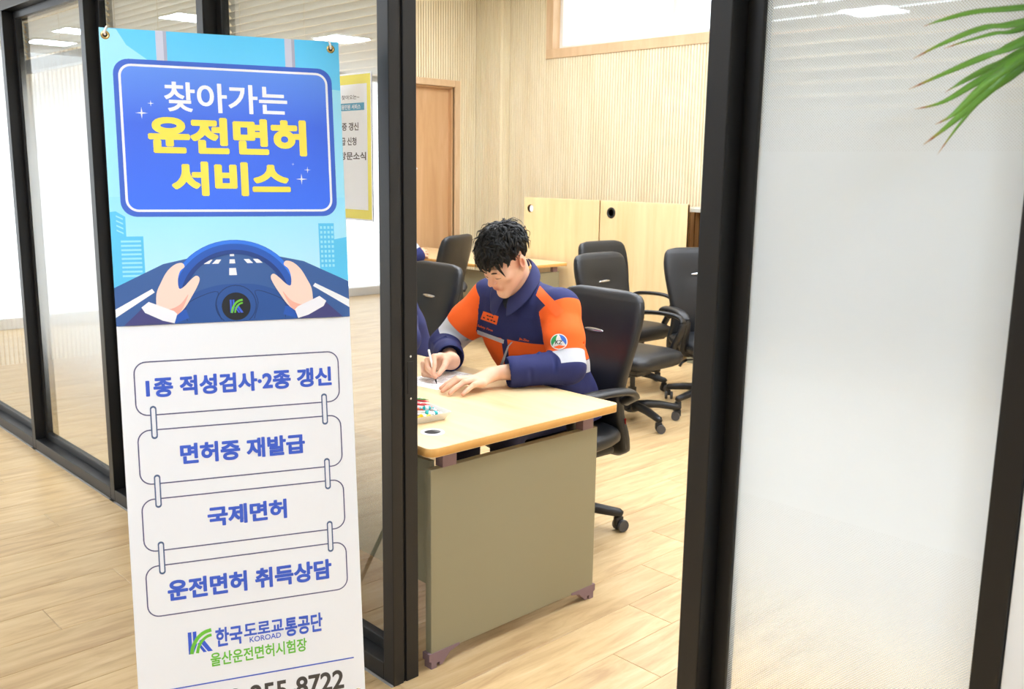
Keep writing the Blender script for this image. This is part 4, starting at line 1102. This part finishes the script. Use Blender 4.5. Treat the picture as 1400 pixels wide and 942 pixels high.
    c = np.array([0, .018, .045]); r = np.array([.091, .107, .098])
    rx = .077+.014*np.clip((lz-.015)/.06, 0, 1); k0 = np.sqrt((lx/rx)**2+((ly-c[1])/r[1])**2+((lz-c[2])/r[2])**2); d = (k0-1)*.09
    th = np.arctan2(lx, ly-.05); d = d+.0045*np.sin(11*th+14*lz)+.0035*wob(Lh, 55, 8)+.002*wob(Lh, 120, 9)
    line = np.interp(ly, [-.12, -.07, -.045, -.022, -.008, .0, .035, .048, .12], [.060, .060, .040, .006, -.004, .028, .026, -.040, -.070])   # lower edge of the hair
    d = np.maximum(d, (line+.004*wob(Lh, 90, 10)-lz)*.8)
    k1 = np.sqrt((lx/.070)**2+((ly-.014)/.087)**2+((lz-.03)/.080)**2); d = np.maximum(d, (1-k1)*.07)
    G.d = d.astype(np.float32); V, Q = G.net(1); hair = link('hair', np_mesh(V-O, Q, ['hair']), body)
    mb = MB(); rs = np.random.RandomState(11); crown = np.array([0, .055, .135])
    nl = 620 if fine else 120
    for i in range(nl):
        u, v = rs.rand(), rs.rand(); az = 2*PI*u; el = math.radians(8+82*v**.8)
        dirv = np.array([math.cos(az)*math.cos(el), math.sin(az)*math.cos(el), math.sin(el)])
        p = c+r*dirv*.97
        low = np.interp(p[1], [-.12, -.07, -.045, -.022, -.008, .0, .035, .048, .12], [.060, .060, .040, .006, -.004, .028, .026, -.040, -.070])
        if p[2] < low+.012 or (abs(p[0]) > .05 and p[2] < .068): continue
        flow = p-crown; nrm = dirv/r; nrm /= np.linalg.norm(nrm); flow -= nrm*(flow@nrm); flow /= np.linalg.norm(flow)+1e-6
        flow = flow+.45*rs.randn(3); flow -= nrm*(flow@nrm); flow /= np.linalg.norm(flow)
        front = p[1] < -.03 and abs(p[0]) < .05; ln = (.05+.03*rs.rand())*(1.15 if front else .8); lift = .006+.012*rs.rand()
        if p[2]-ln*max(0, -flow[2]) < low-.03 and not front: ln *= .55
        curl = np.cross(nrm, flow)*(.014*rs.randn()); pts = []
        for k in range(6):
            t = k/5; q = p+flow*ln*t+nrm*(lift*math.sin(PI*min(t*1.1, 1)*.75)-.35*ln*t*t*.8)+curl*t*t
            e = (q-c)/r; m_ = np.linalg.norm(e)
            if m_ < 1.0: q = c+(q-c)*(1.0+.03*t)/m_
            if front and abs(q[0]) < .05 and q[1] < -.05 and q[2] < .055: q[1] = min(q[1], -.090-.010*t); q[2] = max(q[2], .034-.012*abs(q[0])/.06)
            pts.append(q)
        w = .0042+.0035*rs.rand()
        if fine and i % 7 == 0:                             # wisps that stand off
            w *= .32; pts = [q+nrm*.016*math.sin(PI*k/5*.8)+np.cross(nrm, flow)*.006*math.sin(3*k+i) for k, q in enumerate(pts)]
        mb.tube([hc+HR @ q-O for q in pts], [w*.7, w, w, w*.8, w*.5, .0004], 5, flat=(1.5, .6), up=tuple(HR @ nrm))
    lk = link('hair_locks', mb.me('hair', True), hair); lk['kind'] = 'stuff'
    for s in (-1, 1):
        mb = MB().tube([on(s*.014, -.100, .0145), on(s*.027, -.100, .0195), on(s*.040, -.092, .0195), on(s*.051, -.080, .013)], [.0022, .0040, .0034, .0010], 8, flat=(1, .35), up=tuple(HR @ np.array([0, -1, 0]))); mb.build('eyebrow', 'brow', body, True)
        mb = MB().tube([on(s*.017, -.0945, -.0105), on(s*.025, -.0965, -.0135), on(s*.036, -.0945, -.0135), on(s*.046, -.088, -.0105)], [.0006, .0013, .0014, .0006], 6); mb.build('eyelashes', 'brow', body, True)
    return body, jacket

# -- the writing man
tipP = at_z(597, 525, .7335); dp = ray(586, 478); 
ts = np.linspace(2.0, 5.0, 6000); dist = np.linalg.norm(CP+ts[:, None]*dp-tipP, axis=1); okk = np.where(dist < .145)[0]
penTop = CP+dp*ts[okk[-1]] if len(okk) else tipP+np.array([-.03, .03, .13])
A3 = lambda *p: np.array(p, float)
wL, wR = A3(-2.580, 2.372, .787), A3(-2.868, 2.412, .785)
grip = tipP+(penTop-tipP)*.24
fingL = [([(-2.622, 2.290, .772), (-2.640, 2.245, .775), (-2.655, 2.212, .757), (-2.664, 2.190, .743)], [.0105, .0095, .0085, .0070], .012),
         ([(-2.600, 2.280, .776), (-2.612, 2.228, .778), (-2.619, 2.190, .758), (-2.623, 2.164, .743)], [.0110, .0098, .0087, .0070], .012),
         ([(-2.576, 2.282, .773), (-2.580, 2.231, .774), (-2.581, 2.190, .757), (-2.580, 2.164, .742)], [.0105, .0094, .0083, .0068], .012),
         ([(-2.553, 2.294, .766), (-2.547, 2.250, .767), (-2.544, 2.215, .752), (-2.541, 2.192, .741)], [.0098, .0085, .0076, .0062], .012),
         ([(-2.606, 2.350, .770), (-2.648, 2.315, .758), (-2.678, 2.285, .749), (-2.692, 2.262, .745)], [.0150, .0118, .0100, .0080], .016)]
gz = grip
fingR = [([(-2.838, 2.330, .820), (-2.823, 2.285, .826), (-2.800, 2.268, .800), tuple(gz+[-.006, -.002, .006])], [.0112, .0098, .0088, .0072], .012),
         ([(-2.856, 2.322, .808), (-2.842, 2.268, .812), (-2.815, 2.250, .784), tuple(tipP+[-.012, .004, .024])], [.0112, .0100, .0088, .0072], .012),
         ([(-2.872, 2.326, .792), (-2.868, 2.268, .792), (-2.842, 2.250, .764), (-2.822, 2.272, .750)], [.0108, .0096, .0085, .0070], .010),
         ([(-2.884, 2.338, .774), (-2.884, 2.288, .768), (-2.866, 2.268, .750), (-2.846, 2.288, .744)], [.0100, .0088, .0078, .0066], .010),
         ([(-2.846, 2.378, .802), (-2.812, 2.340, .802), (-2.788, 2.308, .788), tuple(gz+[.008, .012, .004])], [.0150, .0125, .0105, .0080], .016)]
palm = [((-2.582, 2.362, .782), (-2.612, 2.296, .766), .0230, .0200, .02, ((0, 0, 1), 1.35)), ((-2.578, 2.360, .780), (-2.560, 2.300, .764), .0220, .0180, .02, ((0, 0, 1), 1.35)), ((-2.582, 2.352, .782), (-2.588, 2.292, .768), .0225, .0200, .02, ((0, 0, 1), 1.3)),
        (wR, (-2.846, 2.340, .806), .0250, .0210, .02, None), (wR, (-2.874, 2.342, .782), .0250, .0210, .02, None)]
pose1 = dict(head=(-2.716, 2.558, 1.195), hrot=(.023, .649, .029), neck=(-2.735, 2.655, 1.075),
             sL=(-2.536, 2.690, 1.018), sR=(-2.945, 2.690, 1.018), eL=(-2.425, 2.630, .806), eR=(-3.105, 2.575, .800), wL=wL, wR=wR, cL=wL+(A3(-2.425, 2.630, .806)-wL)*.26, cR=wR+(A3(-3.105, 2.575, .800)-wR)*.22,
             torso=[(.50, 2.945, .190, .130), (.60, 2.900, .195, .142), (.75, 2.810, .222, .150), (.88, 2.750, .226, .147), (.97, 2.725, .212, .130), (1.03, 2.710, .185, .108), (1.075, 2.700, .13, .080), (1.10, 2.690, .08, .055)],
             zb=.868, plk=lambda z: np.minimum((z-.99)*.24, .004), seam=.0, bandL=(.80, 1.03), bandR=(.64, .86), tx=-.018, palms=palm, fingers=fingL+fingR)
man, jacket1 = make_person('man in a navy and orange work jacket bent over the desk, writing with a pen', (-2.735, 2.90, 0), .003, pose1)


# ---------------- sewn-on pieces of his jacket, laid on the cloth
dg = bpy.context.evaluated_depsgraph_get()
def bvh_of(objs):
    vs_, fs_ = [], []
    for o in objs:
        e = o.evaluated_get(bpy.context.evaluated_depsgraph_get()); m = e.to_mesh(); b = len(vs_); mw = Matrix.Translation(man.location)
        vs_ += [mw @ v.co for v in m.vertices]; fs_ += [tuple(i+b for i in q.vertices) for q in m.polygons]; e.to_mesh_clear()
    return BVHTree.FromPolygons(vs_, fs_)
bpy.context.view_layer.update()
tree_j = bvh_of([jacket1]); tree_c = bvh_of([c for c in jacket1.children if c.name.startswith('collar')])
def sew(name, verts, faces, mat, off=.0016, tree=None, fall=None):
    """verts in picture coordinates are dropped onto the cloth"""
    tree = tree or tree_j; out = []; good = []
    for q in verts:
        d = Vector(ray(q[0], q[1])).normalized(); h = tree.ray_cast(Vector(CP), d, 8.0)
        if h[0] is None: out.append((0, 0, 0)); good.append(False); continue
        n = h[1] if h[1].dot(d) < 0 else -h[1]
        out.append(tuple(h[0]+n*(off+(q[2]*.0006 if len(q) > 2 else 0))-man.location)); good.append(True)
    fs_ = [f for f in faces if all(good[i] for i in f)]
    return link(name, mesh_from(out, fs_, mat, True), jacket1)
def quad(c, n, m):
    """subdivided four-corner patch"""
    c = [np.array(p, float) for p in c]; v = []; f = []
    for j in range(m+1):
        for i in range(n+1): v.append((c[0]*(1-i/n)+c[1]*(i/n))*(1-j/m)+(c[3]*(1-i/n)+c[2]*(i/n))*(j/m))
    for j in range(m):
        for i in range(n): a = j*(n+1)+i; f.append((a, a+1, a+n+2, a+n+1))
    return v, f
def sew_text(body, c, mat, bold, off):
    V, F_ = text_mesh(body, bold); c = [np.array(p, float) for p in c]
    v = [np.append((c[3]*(1-x)+c[2]*x)*(1-y)+(c[0]*(1-x)+c[1]*x)*y, k) for x, y, k in V]
    return sew('lettering', v, F_, mat, off)
sew('shoulder_stripe', *quad([(738, 391), (771.5, 425), (760.5, 433.5), (733, 404)], 14, 5), 'orange_cloth')
sew('name_tag', *quad([(661.5, 425.3), (682.3, 432.4), (679.4, 444.1), (657.5, 436)], 8, 5), 'orange_cloth', .0025)
for i, (a, b) in enumerate([((666.5, 430.2), (669, 432)), ((669.8, 431.2), (672.2, 433)), ((673, 432.2), (675.4, 434.2)), ((661.5, 433), (664, 435)), ((667, 435), (669.6, 437)), ((671.6, 436.5), (674.2, 438.5)), ((675.4, 438), (678, 440))]):
    sew('name_tag_mark', *quad([(a[0], a[1]), (b[0], a[1]+.8), (b[0]-.4, b[1]+.6), (a[0]-.4, b[1]-.4)], 2, 2), 'brow', .0034)
sew_text('Safety First', [(653.4, 443.0), (674.8, 450.6), (674.2, 454.2), (652.6, 446.6)], 'orange_cloth', .02, .0025)
sew_text('Jin.Zinc', [(710.5, 461.2), (724.0, 464.2), (723.4, 468.0), (709.6, 465.0)], 'orange_cloth', .02, .0025)
sew('reflective_strip', *quad([(652.3, 450.8), (689.6, 464.4), (688.6, 469.8), (652.3, 456.2)], 12, 3), 'silver_cloth')
sew('reflective_piping', *quad([(699, 467.6), (701.5, 467.2), (695.5, 474), (694, 473.2)], 3, 3), 'silver_cloth'); sew('reflective_piping', *quad([(694, 473.2), (696, 473.8), (688, 499.5), (683.4, 499.5)], 3, 8), 'silver_cloth')
def disc(cx, cy, rx, ry, n=26, rings=3, a0=0, a1=360, r0=0.0):
    v, f = [], []; full = a1-a0 >= 360; m = n if full else n+1
    for j in range(rings+1):
        r = r0+(1-r0)*j/rings
        for k in range(m): a = math.radians(a0+(a1-a0)*k/n); v.append((cx+rx*r*math.cos(a), cy-ry*r*math.sin(a)))
    for j in range(rings):
        for k in range(n): a, b = j*m+k, j*m+(k+1) % m; f.append((a, b, b+m, a+m))
    return v, f
EC, ER = (764.4, 467.4), (11.4, 11.0)
sew('emblem', *disc(*EC, *ER), 'em_white', .003)
def swirl(a0, a1, mat):
    A = np.linspace(a0, a1, 12); v, f = [], []
    for k, a in enumerate(A):
        t = k/11; ri = .86-.46*math.sin(PI*t)**.8*(1 if t < .9 else .6); 
        for r in (.88, ri): v.append((EC[0]+ER[0]*r*math.cos(math.radians(a)), EC[1]-ER[1]*r*math.sin(math.radians(a))))
    for k in range(11): f.append((2*k, 2*k+1, 2*k+3, 2*k+2))
    sew('emblem_swirl', v, f, mat, .0042)
swirl(100, 215, 'em_green'); swirl(-25, 92, 'em_blue'); swirl(225, 328, 'orange_cloth')
sew_text('KZ', [(760.2, 464.8), (769.2, 465.6), (768.6, 470.8), (759.8, 470.2)], 'em_black', .02, .0048)
for a0, a1, mt in ((60, 200, 'em_green'), (-60, 60, 'em_blue'), (200, 300, 'brass')):
    sew('collar_pin', *disc(712, 428.5, 3.1, 3.1, 8, 2, a0, a1), mt, .004, tree_c)

# ================================================================== the two colleagues half hidden by the door post
def shift_pose(base, dx):
    q = {k: (np.array(v, float)+[dx, 0, 0] if isinstance(v, (tuple, np.ndarray)) and len(v) == 3 and k not in ('hrot',) else v) for k, v in base.items()}
    q['palms'] = [(np.array(a)+[dx, 0, 0], np.array(b)+[dx, 0, 0], ra, rb, k, sq) for a, b, ra, rb, k, sq in base['palms']]
    q['fingers'] = [([tuple(np.array(p)+[dx, 0, 0]) for p in ch], r, k) for ch, r, k in base['fingers']]
    return q
P2 = shift_pose(pose1, -1.08)
eL2, wL2 = A3(-3.320, 2.525, .797), A3(-3.56, 2.33, .787)
d2 = wL2-P2['wL']
P2['eL'], P2['wL'] = eL2, wL2; P2['cL'] = wL2+(eL2-wL2)*.24
P2['palms'] = [(a+d2, b+d2, ra, rb, k, sq) if i < 3 else (a, b, ra, rb, k, sq) for i, (a, b, ra, rb, k, sq) in enumerate(P2['palms'])]
P2['fingers'] = [([tuple(np.array(p)+d2) for p in ch], r, k) if i < 5 else (ch, r, k) for i, (ch, r, k) in enumerate(P2['fingers'])]
P2['hrot'] = (-.15, .55, 0)
man2, jacket2 = make_person('person at the same desk behind the black door post, only a navy sleeve showing', (-3.815, 2.90, 0), .006, P2, False)
jacket2.data.materials[0] = MATS['navy_cloth']
dup(man, (-6.86, 4.74, 0), PI, 'person at the back desk, only a bit of jacket sleeve showing beside the door post')
seat_copy(-6.86, 4.80, 180, 0, 'black office chair at the back desk, hidden behind the black door post')

# ================================================================== things on the desk
DT = .7302
t = thing('paper_sheet', 'white form on the desk under the writing hand', 'paper', (-2.815, 2.325, DT), math.radians(8))
MB().box(-.105, .105, -.148, .148, .0002, .0012).build('sheet', 'paper', t)
for i in range(12):
    y = .125-i*.021; MB().box(-.085, .085-(.03*((i*7) % 4)), y, y+.0022, .0012, .00135).build('printed_line', 'ink', t)
ax = penTop-tipP; Lp = np.linalg.norm(ax); ax = ax/Lp
pen = thing('pen', 'white ballpoint pen with a dark tip held in the right hand', 'pen', tuple(tipP))
tp = lambda s: ax*s
MB().tube([tp(0), tp(.004), tp(.010), tp(.022)], [.0006, .0016, .0030, .0042], 10).build('tip', 'black_plastic', pen, True)
MB().tube([tp(.022), tp(.024), tp(Lp-.004), tp(Lp)], [.0042, .0046, .0045, .0032], 10).build('barrel', 'white_plastic', pen, True)
MB().tube([tp(Lp-.045)+np.array([.004, -.004, 0]), tp(Lp-.004)+np.array([.004, -.004, 0])], .0013, 6).build('clip', 'white_plastic', pen, True)
# tray of sweets
tc = A3(-2.445, 1.895, DT); tr = math.radians(-6)
tray = thing('snack_tray', 'white rectangular tray of wrapped sweets by the near corner of the desk', 'tray', tuple(tc), tr)
hw, hd = .105, .082
R = []
for o, z in ((-.012, 0), (0, .024), (.003, .0255), (.002, .0235), (-.014, .003)):
    R.append([(x, y, z) for x, y in [(p[0], p[1]) for p in rrect(-hw-o, -hd-o, hw+o, hd+o, .018, 5)]])
mb = MB().rings(R); mb.build('tray_body', 'white_plastic', tray, angle=.7)
for nm, c in (('wr_red', (206, 36, 44)), ('wr_green', (72, 142, 48)), ('wr_teal', (38, 178, 178)), ('wr_yellow', (238, 206, 40)), ('wr_white', (240, 240, 236)), ('wr_orange', (238, 104, 62))): plain(nm, c, .3)
rs = np.random.RandomState(4)
def tray_pt(x, y, z): c_, s_ = math.cos(tr), math.sin(tr); return (tc[0]+c_*x-s_*y, tc[1]+s_*x+c_*y, tc[2]+z)
def stick(x, y, z, yaw, pitch, mat, mat2, label, L=.05, W=.009):
    o = thing('snack_stick', label, 'snack', tray_pt(x, y, z), yaw, 'sweets in the white tray'); o.rotation_euler = (0, pitch, yaw)
    R = []
    for s_, w, h in ((-1, .75, .06), (-.86, 1, .08), (-.7, 1, .45), (0, .95, .6), (.7, 1, .45), (.86, 1, .08), (1, .75, .06)):
        R.append([(s_*L, W*w*math.cos(2*PI*k/10), W*h*math.sin(2*PI*k/10)) for k in range(10)])
    b_ = MB().rings(R).build('wrapper', mat, o, True)
    for k in (-.45, -.15, .15, .45):
        MB().tube([(k*L-.004, -W*.62, W*.34), (k*L, 0, W*.63), (k*L+.004, W*.62, W*.34)], .0017, 6).build('stripe', mat2, o, True)
def candy(x, y, z, yaw, mat, mat2, label, sc=1.0):
    o = thing('wrapped_candy', label, 'candy', tray_pt(x, y, z), yaw, 'sweets in the white tray')
    R = []
    for s_, w in ((-1, .85), (-.85, .7), (-.62, .28), (-.5, .7), (-.25, 1), (0, 1.08), (.25, 1), (.5, .7), (.62, .28), (.85, .7), (1, .85)):
        h = .75 if abs(s_) < .6 else .25
        R.append([(s_*.022*sc, .0095*sc*w*math.cos(2*PI*k/10), .0095*sc*w*h*math.sin(2*PI*k/10)) for k in range(10)])
    MB().rings(R).build('wrapper', mat, o, True)
    MB().lathe([(.0104*sc, -.005*sc), (.0108*sc, 0), (.0104*sc, .005*sc)], 12, (0, 0, 0), 'x').xf(Matrix.Diagonal((1, 1, .78, 1))).build('band', mat2, o, True)
stick(-.030, .020, .034, .9, .10, 'wr_red', 'wr_white', 'red and white striped snack stick lying on top in the tray')
stick(-.055, .036, .040, 1.0, .16, 'wr_red', 'wr_orange', 'red snack stick with orange stripes at the back of the tray')
stick(-.042, .030, .047, .95, .08, 'wr_green', 'wr_white', 'green snack stick across the pile in the tray', .045, .006)
stick(-.004, .006, .024, .8, .05, 'wr_orange', 'wr_white', 'orange snack stick at the middle of the tray')
stick(-.070, .010, .026, 1.2, .05, 'wr_red', 'wr_white', 'red snack stick at the bottom of the pile in the tray')
candy(.048, .022, .017, .6, 'wr_white', 'wr_teal', 'white candy with a teal band at the front of the tray', 1.2)
candy(.060, .045, .016, 1.3, 'wr_white', 'wr_teal', 'white candy with a teal band at the right end of the tray')
candy(.006, .062, .017, .2, 'wr_white', 'wr_orange', 'white candy with an orange band at the far corner of the tray')
candy(.030, .030, .030, 1.0, 'wr_teal', 'wr_white', 'teal candy with a white band beside the snack sticks', 1.1)
candy(.070, -.010, .016, 1.5, 'wr_yellow', 'wr_white', 'yellow candy with a white band at the front edge of the tray', 1.15)
candy(.062, -.045, .016, 1.1, 'wr_yellow', 'wr_orange', 'yellow candy with an orange band at the near corner of the tray', 1.1)
candy(.025, -.020, .018, .3, 'wr_white', 'wr_red', 'white candy with a red band under the snack sticks', 1.1)

# ================================================================== potted palm whose fronds reach in at the right
def leafmat(name, c1, c2):
    m, nt, b = new_mat(name); N, Lk = nt.nodes.new, nt.links.new
    a = N('ShaderNodeAttribute'); a.attribute_name = 'along'; rp = N('ShaderNodeValToRGB'); e = rp.color_ramp.elements
    e[0].position = 0; e[0].color = rgba(c1); e[1].position = 1; e[1].color = rgba((196, 176, 150))
    for p_, c in ((.80, c2), (.87, (150, 150, 60)), (.90, (160, 96, 50)), (.94, (190, 160, 128))): k = e.new(p_); k.color = rgba(c)
    Lk(a.outputs['Fac'], rp.inputs[0]); Lk(rp.outputs[0], b.inputs['Base Color']); b.inputs['Roughness'].default_value = .42
    b.inputs['Transmission Weight'].default_value = 0
    return m
leafmat('palm_leaf', (78, 132, 44), (112, 164, 58)); plain('palm_stem', (104, 128, 60), .6); plain('trunk', (112, 88, 62), .8, bump=.6, bscale=40); plain('pot_white', (222, 220, 214), .35); plain('soil', (60, 46, 36), .95)
def leaflet(parent, pts, w, O, droop=0):
    P = smooth_path(pts, 6); n = len(P); v, f, al = [], [], []
    for i, p in enumerate(P):
        t = i/(n-1); q = np.asarray(p); tg = np.asarray(P[min(i+1, n-1)])-np.asarray(P[max(i-1, 0)]); tg /= np.linalg.norm(tg)
        side = np.cross(tg, -FW*.75+np.array([0, 0, .65])); side /= np.linalg.norm(side); nn = np.cross(side, tg)
        ww = w*min(1, .35+t*3)*(1-max(0, (t-.30)/.70)**1.5*.985)
        for s_, h in ((-1, .28), (0, 0), (1, .28)): v.append(q+side*ww*s_-nn*ww*h-O); al.append(t)
    for i in range(n-1):
        for j in (0, 1): f.append((i*3+j, i*3+j+1, i*3+j+4, i*3+j+3))
    me = mesh_from(v, f, 'palm_leaf', True); attr(me, 'along', al); o = link('leaflet', me, parent)
    s_ = o.modifiers.new('s', 'SOLIDIFY'); s_.thickness = .0007
    return o
D0 = 1.28
PO = np.array([.12, 1.18, 0])
palm_t = thing('potted_palm', 'potted palm at the right edge with slender green leaf tips hanging into view', 'plant', tuple(PO))
MB().lathe([(.12, 0), (.125, .005), (.165, .30), (.175, .305), (.175, .325), (.158, .325), (.155, .28), (.001, .28)], 28, (0, 0, 0), cap=False).build('pot', 'pot_white', palm_t, angle=.6)
MB().lathe([(.156, .285), (.08, .30), (.001, .305)], 24, (0, 0, 0), cap=False).build('soil', 'soil', palm_t, True)
MB().tube(smooth_path([(0, 0, .25), (.01, .0, .6), (-.01, .01, 1.0), (.0, .0, 1.28)], 5), [.026]*16, 10).build('stem', 'trunk', palm_t, True)
crown_p = PO+np.array([0, 0, 1.28])
# the frond that shows: stalk to a fan hub just outside the frame, blades traced to their tips
hubp = at_d(1520, -6, D0+.02)
MB().tube([p-PO for p in smooth_path([crown_p, crown_p*.5+hubp*.5+np.array([0, 0, .10]), hubp], 7)], .004, 8).build('frond_stalk', 'palm_stem', palm_t, True)
fan = [([(1400, 8), (1335, 14), (1285, 27), (1262, 36)], .0085, .02), ([(1400, 28), (1345, 36), (1290, 58), (1248, 80)], .0090, .0), ([(1400, 37), (1360, 44), (1325, 54), (1290, 66)], .0070, .05),
       ([(1400, 54), (1345, 76), (1290, 100), (1242, 122)], .0095, -.01), ([(1400, 68), (1350, 92), (1310, 114), (1292, 126)], .0090, .035), ([(1400, 72), (1340, 108), (1290, 138), (1250, 149)], .0090, .02),
       ([(1400, 74), (1350, 112), (1305, 154), (1278, 170)], .0095, -.02), ([(1400, 82), (1350, 124), (1300, 168), (1262, 198)], .0100, .0), ([(1400, 92), (1345, 132), (1310, 172), (1281, 212)], .0050, .04)]
for px, w, dd in fan:
    pts = [hubp]+[at_d(x, y, D0+dd+.02*(i-1)) for i, (x, y) in enumerate(px)]
    leaflet(palm_t, pts, w*.82, PO)
# further fronds that lean away to the right and behind, out of this view
rs = np.random.RandomState(2)
for a in (12, -25, -60, -100):
    d = np.array([math.cos(math.radians(a)), math.sin(math.radians(a)), 0])
    hb = crown_p+d*.28+np.array([0, 0, .30])
    MB().tube([p-PO for p in smooth_path([crown_p, crown_p+d*.12+np.array([0, 0, .22]), hb], 5)], .004, 8).build('frond_stalk', 'palm_stem', palm_t, True)
    sd = np.cross(d, (0, 0, 1))
    for k in range(-4, 5):
        e = d*math.cos(k*.28)+sd*math.sin(k*.28)
        leaflet(palm_t, [hb, hb+e*.12+np.array([0, 0, .03]), hb+e*.24+np.array([0, 0, -.01]), hb+e*.34+np.array([0, 0, -.10-.02*rs.rand()])], .010, PO)
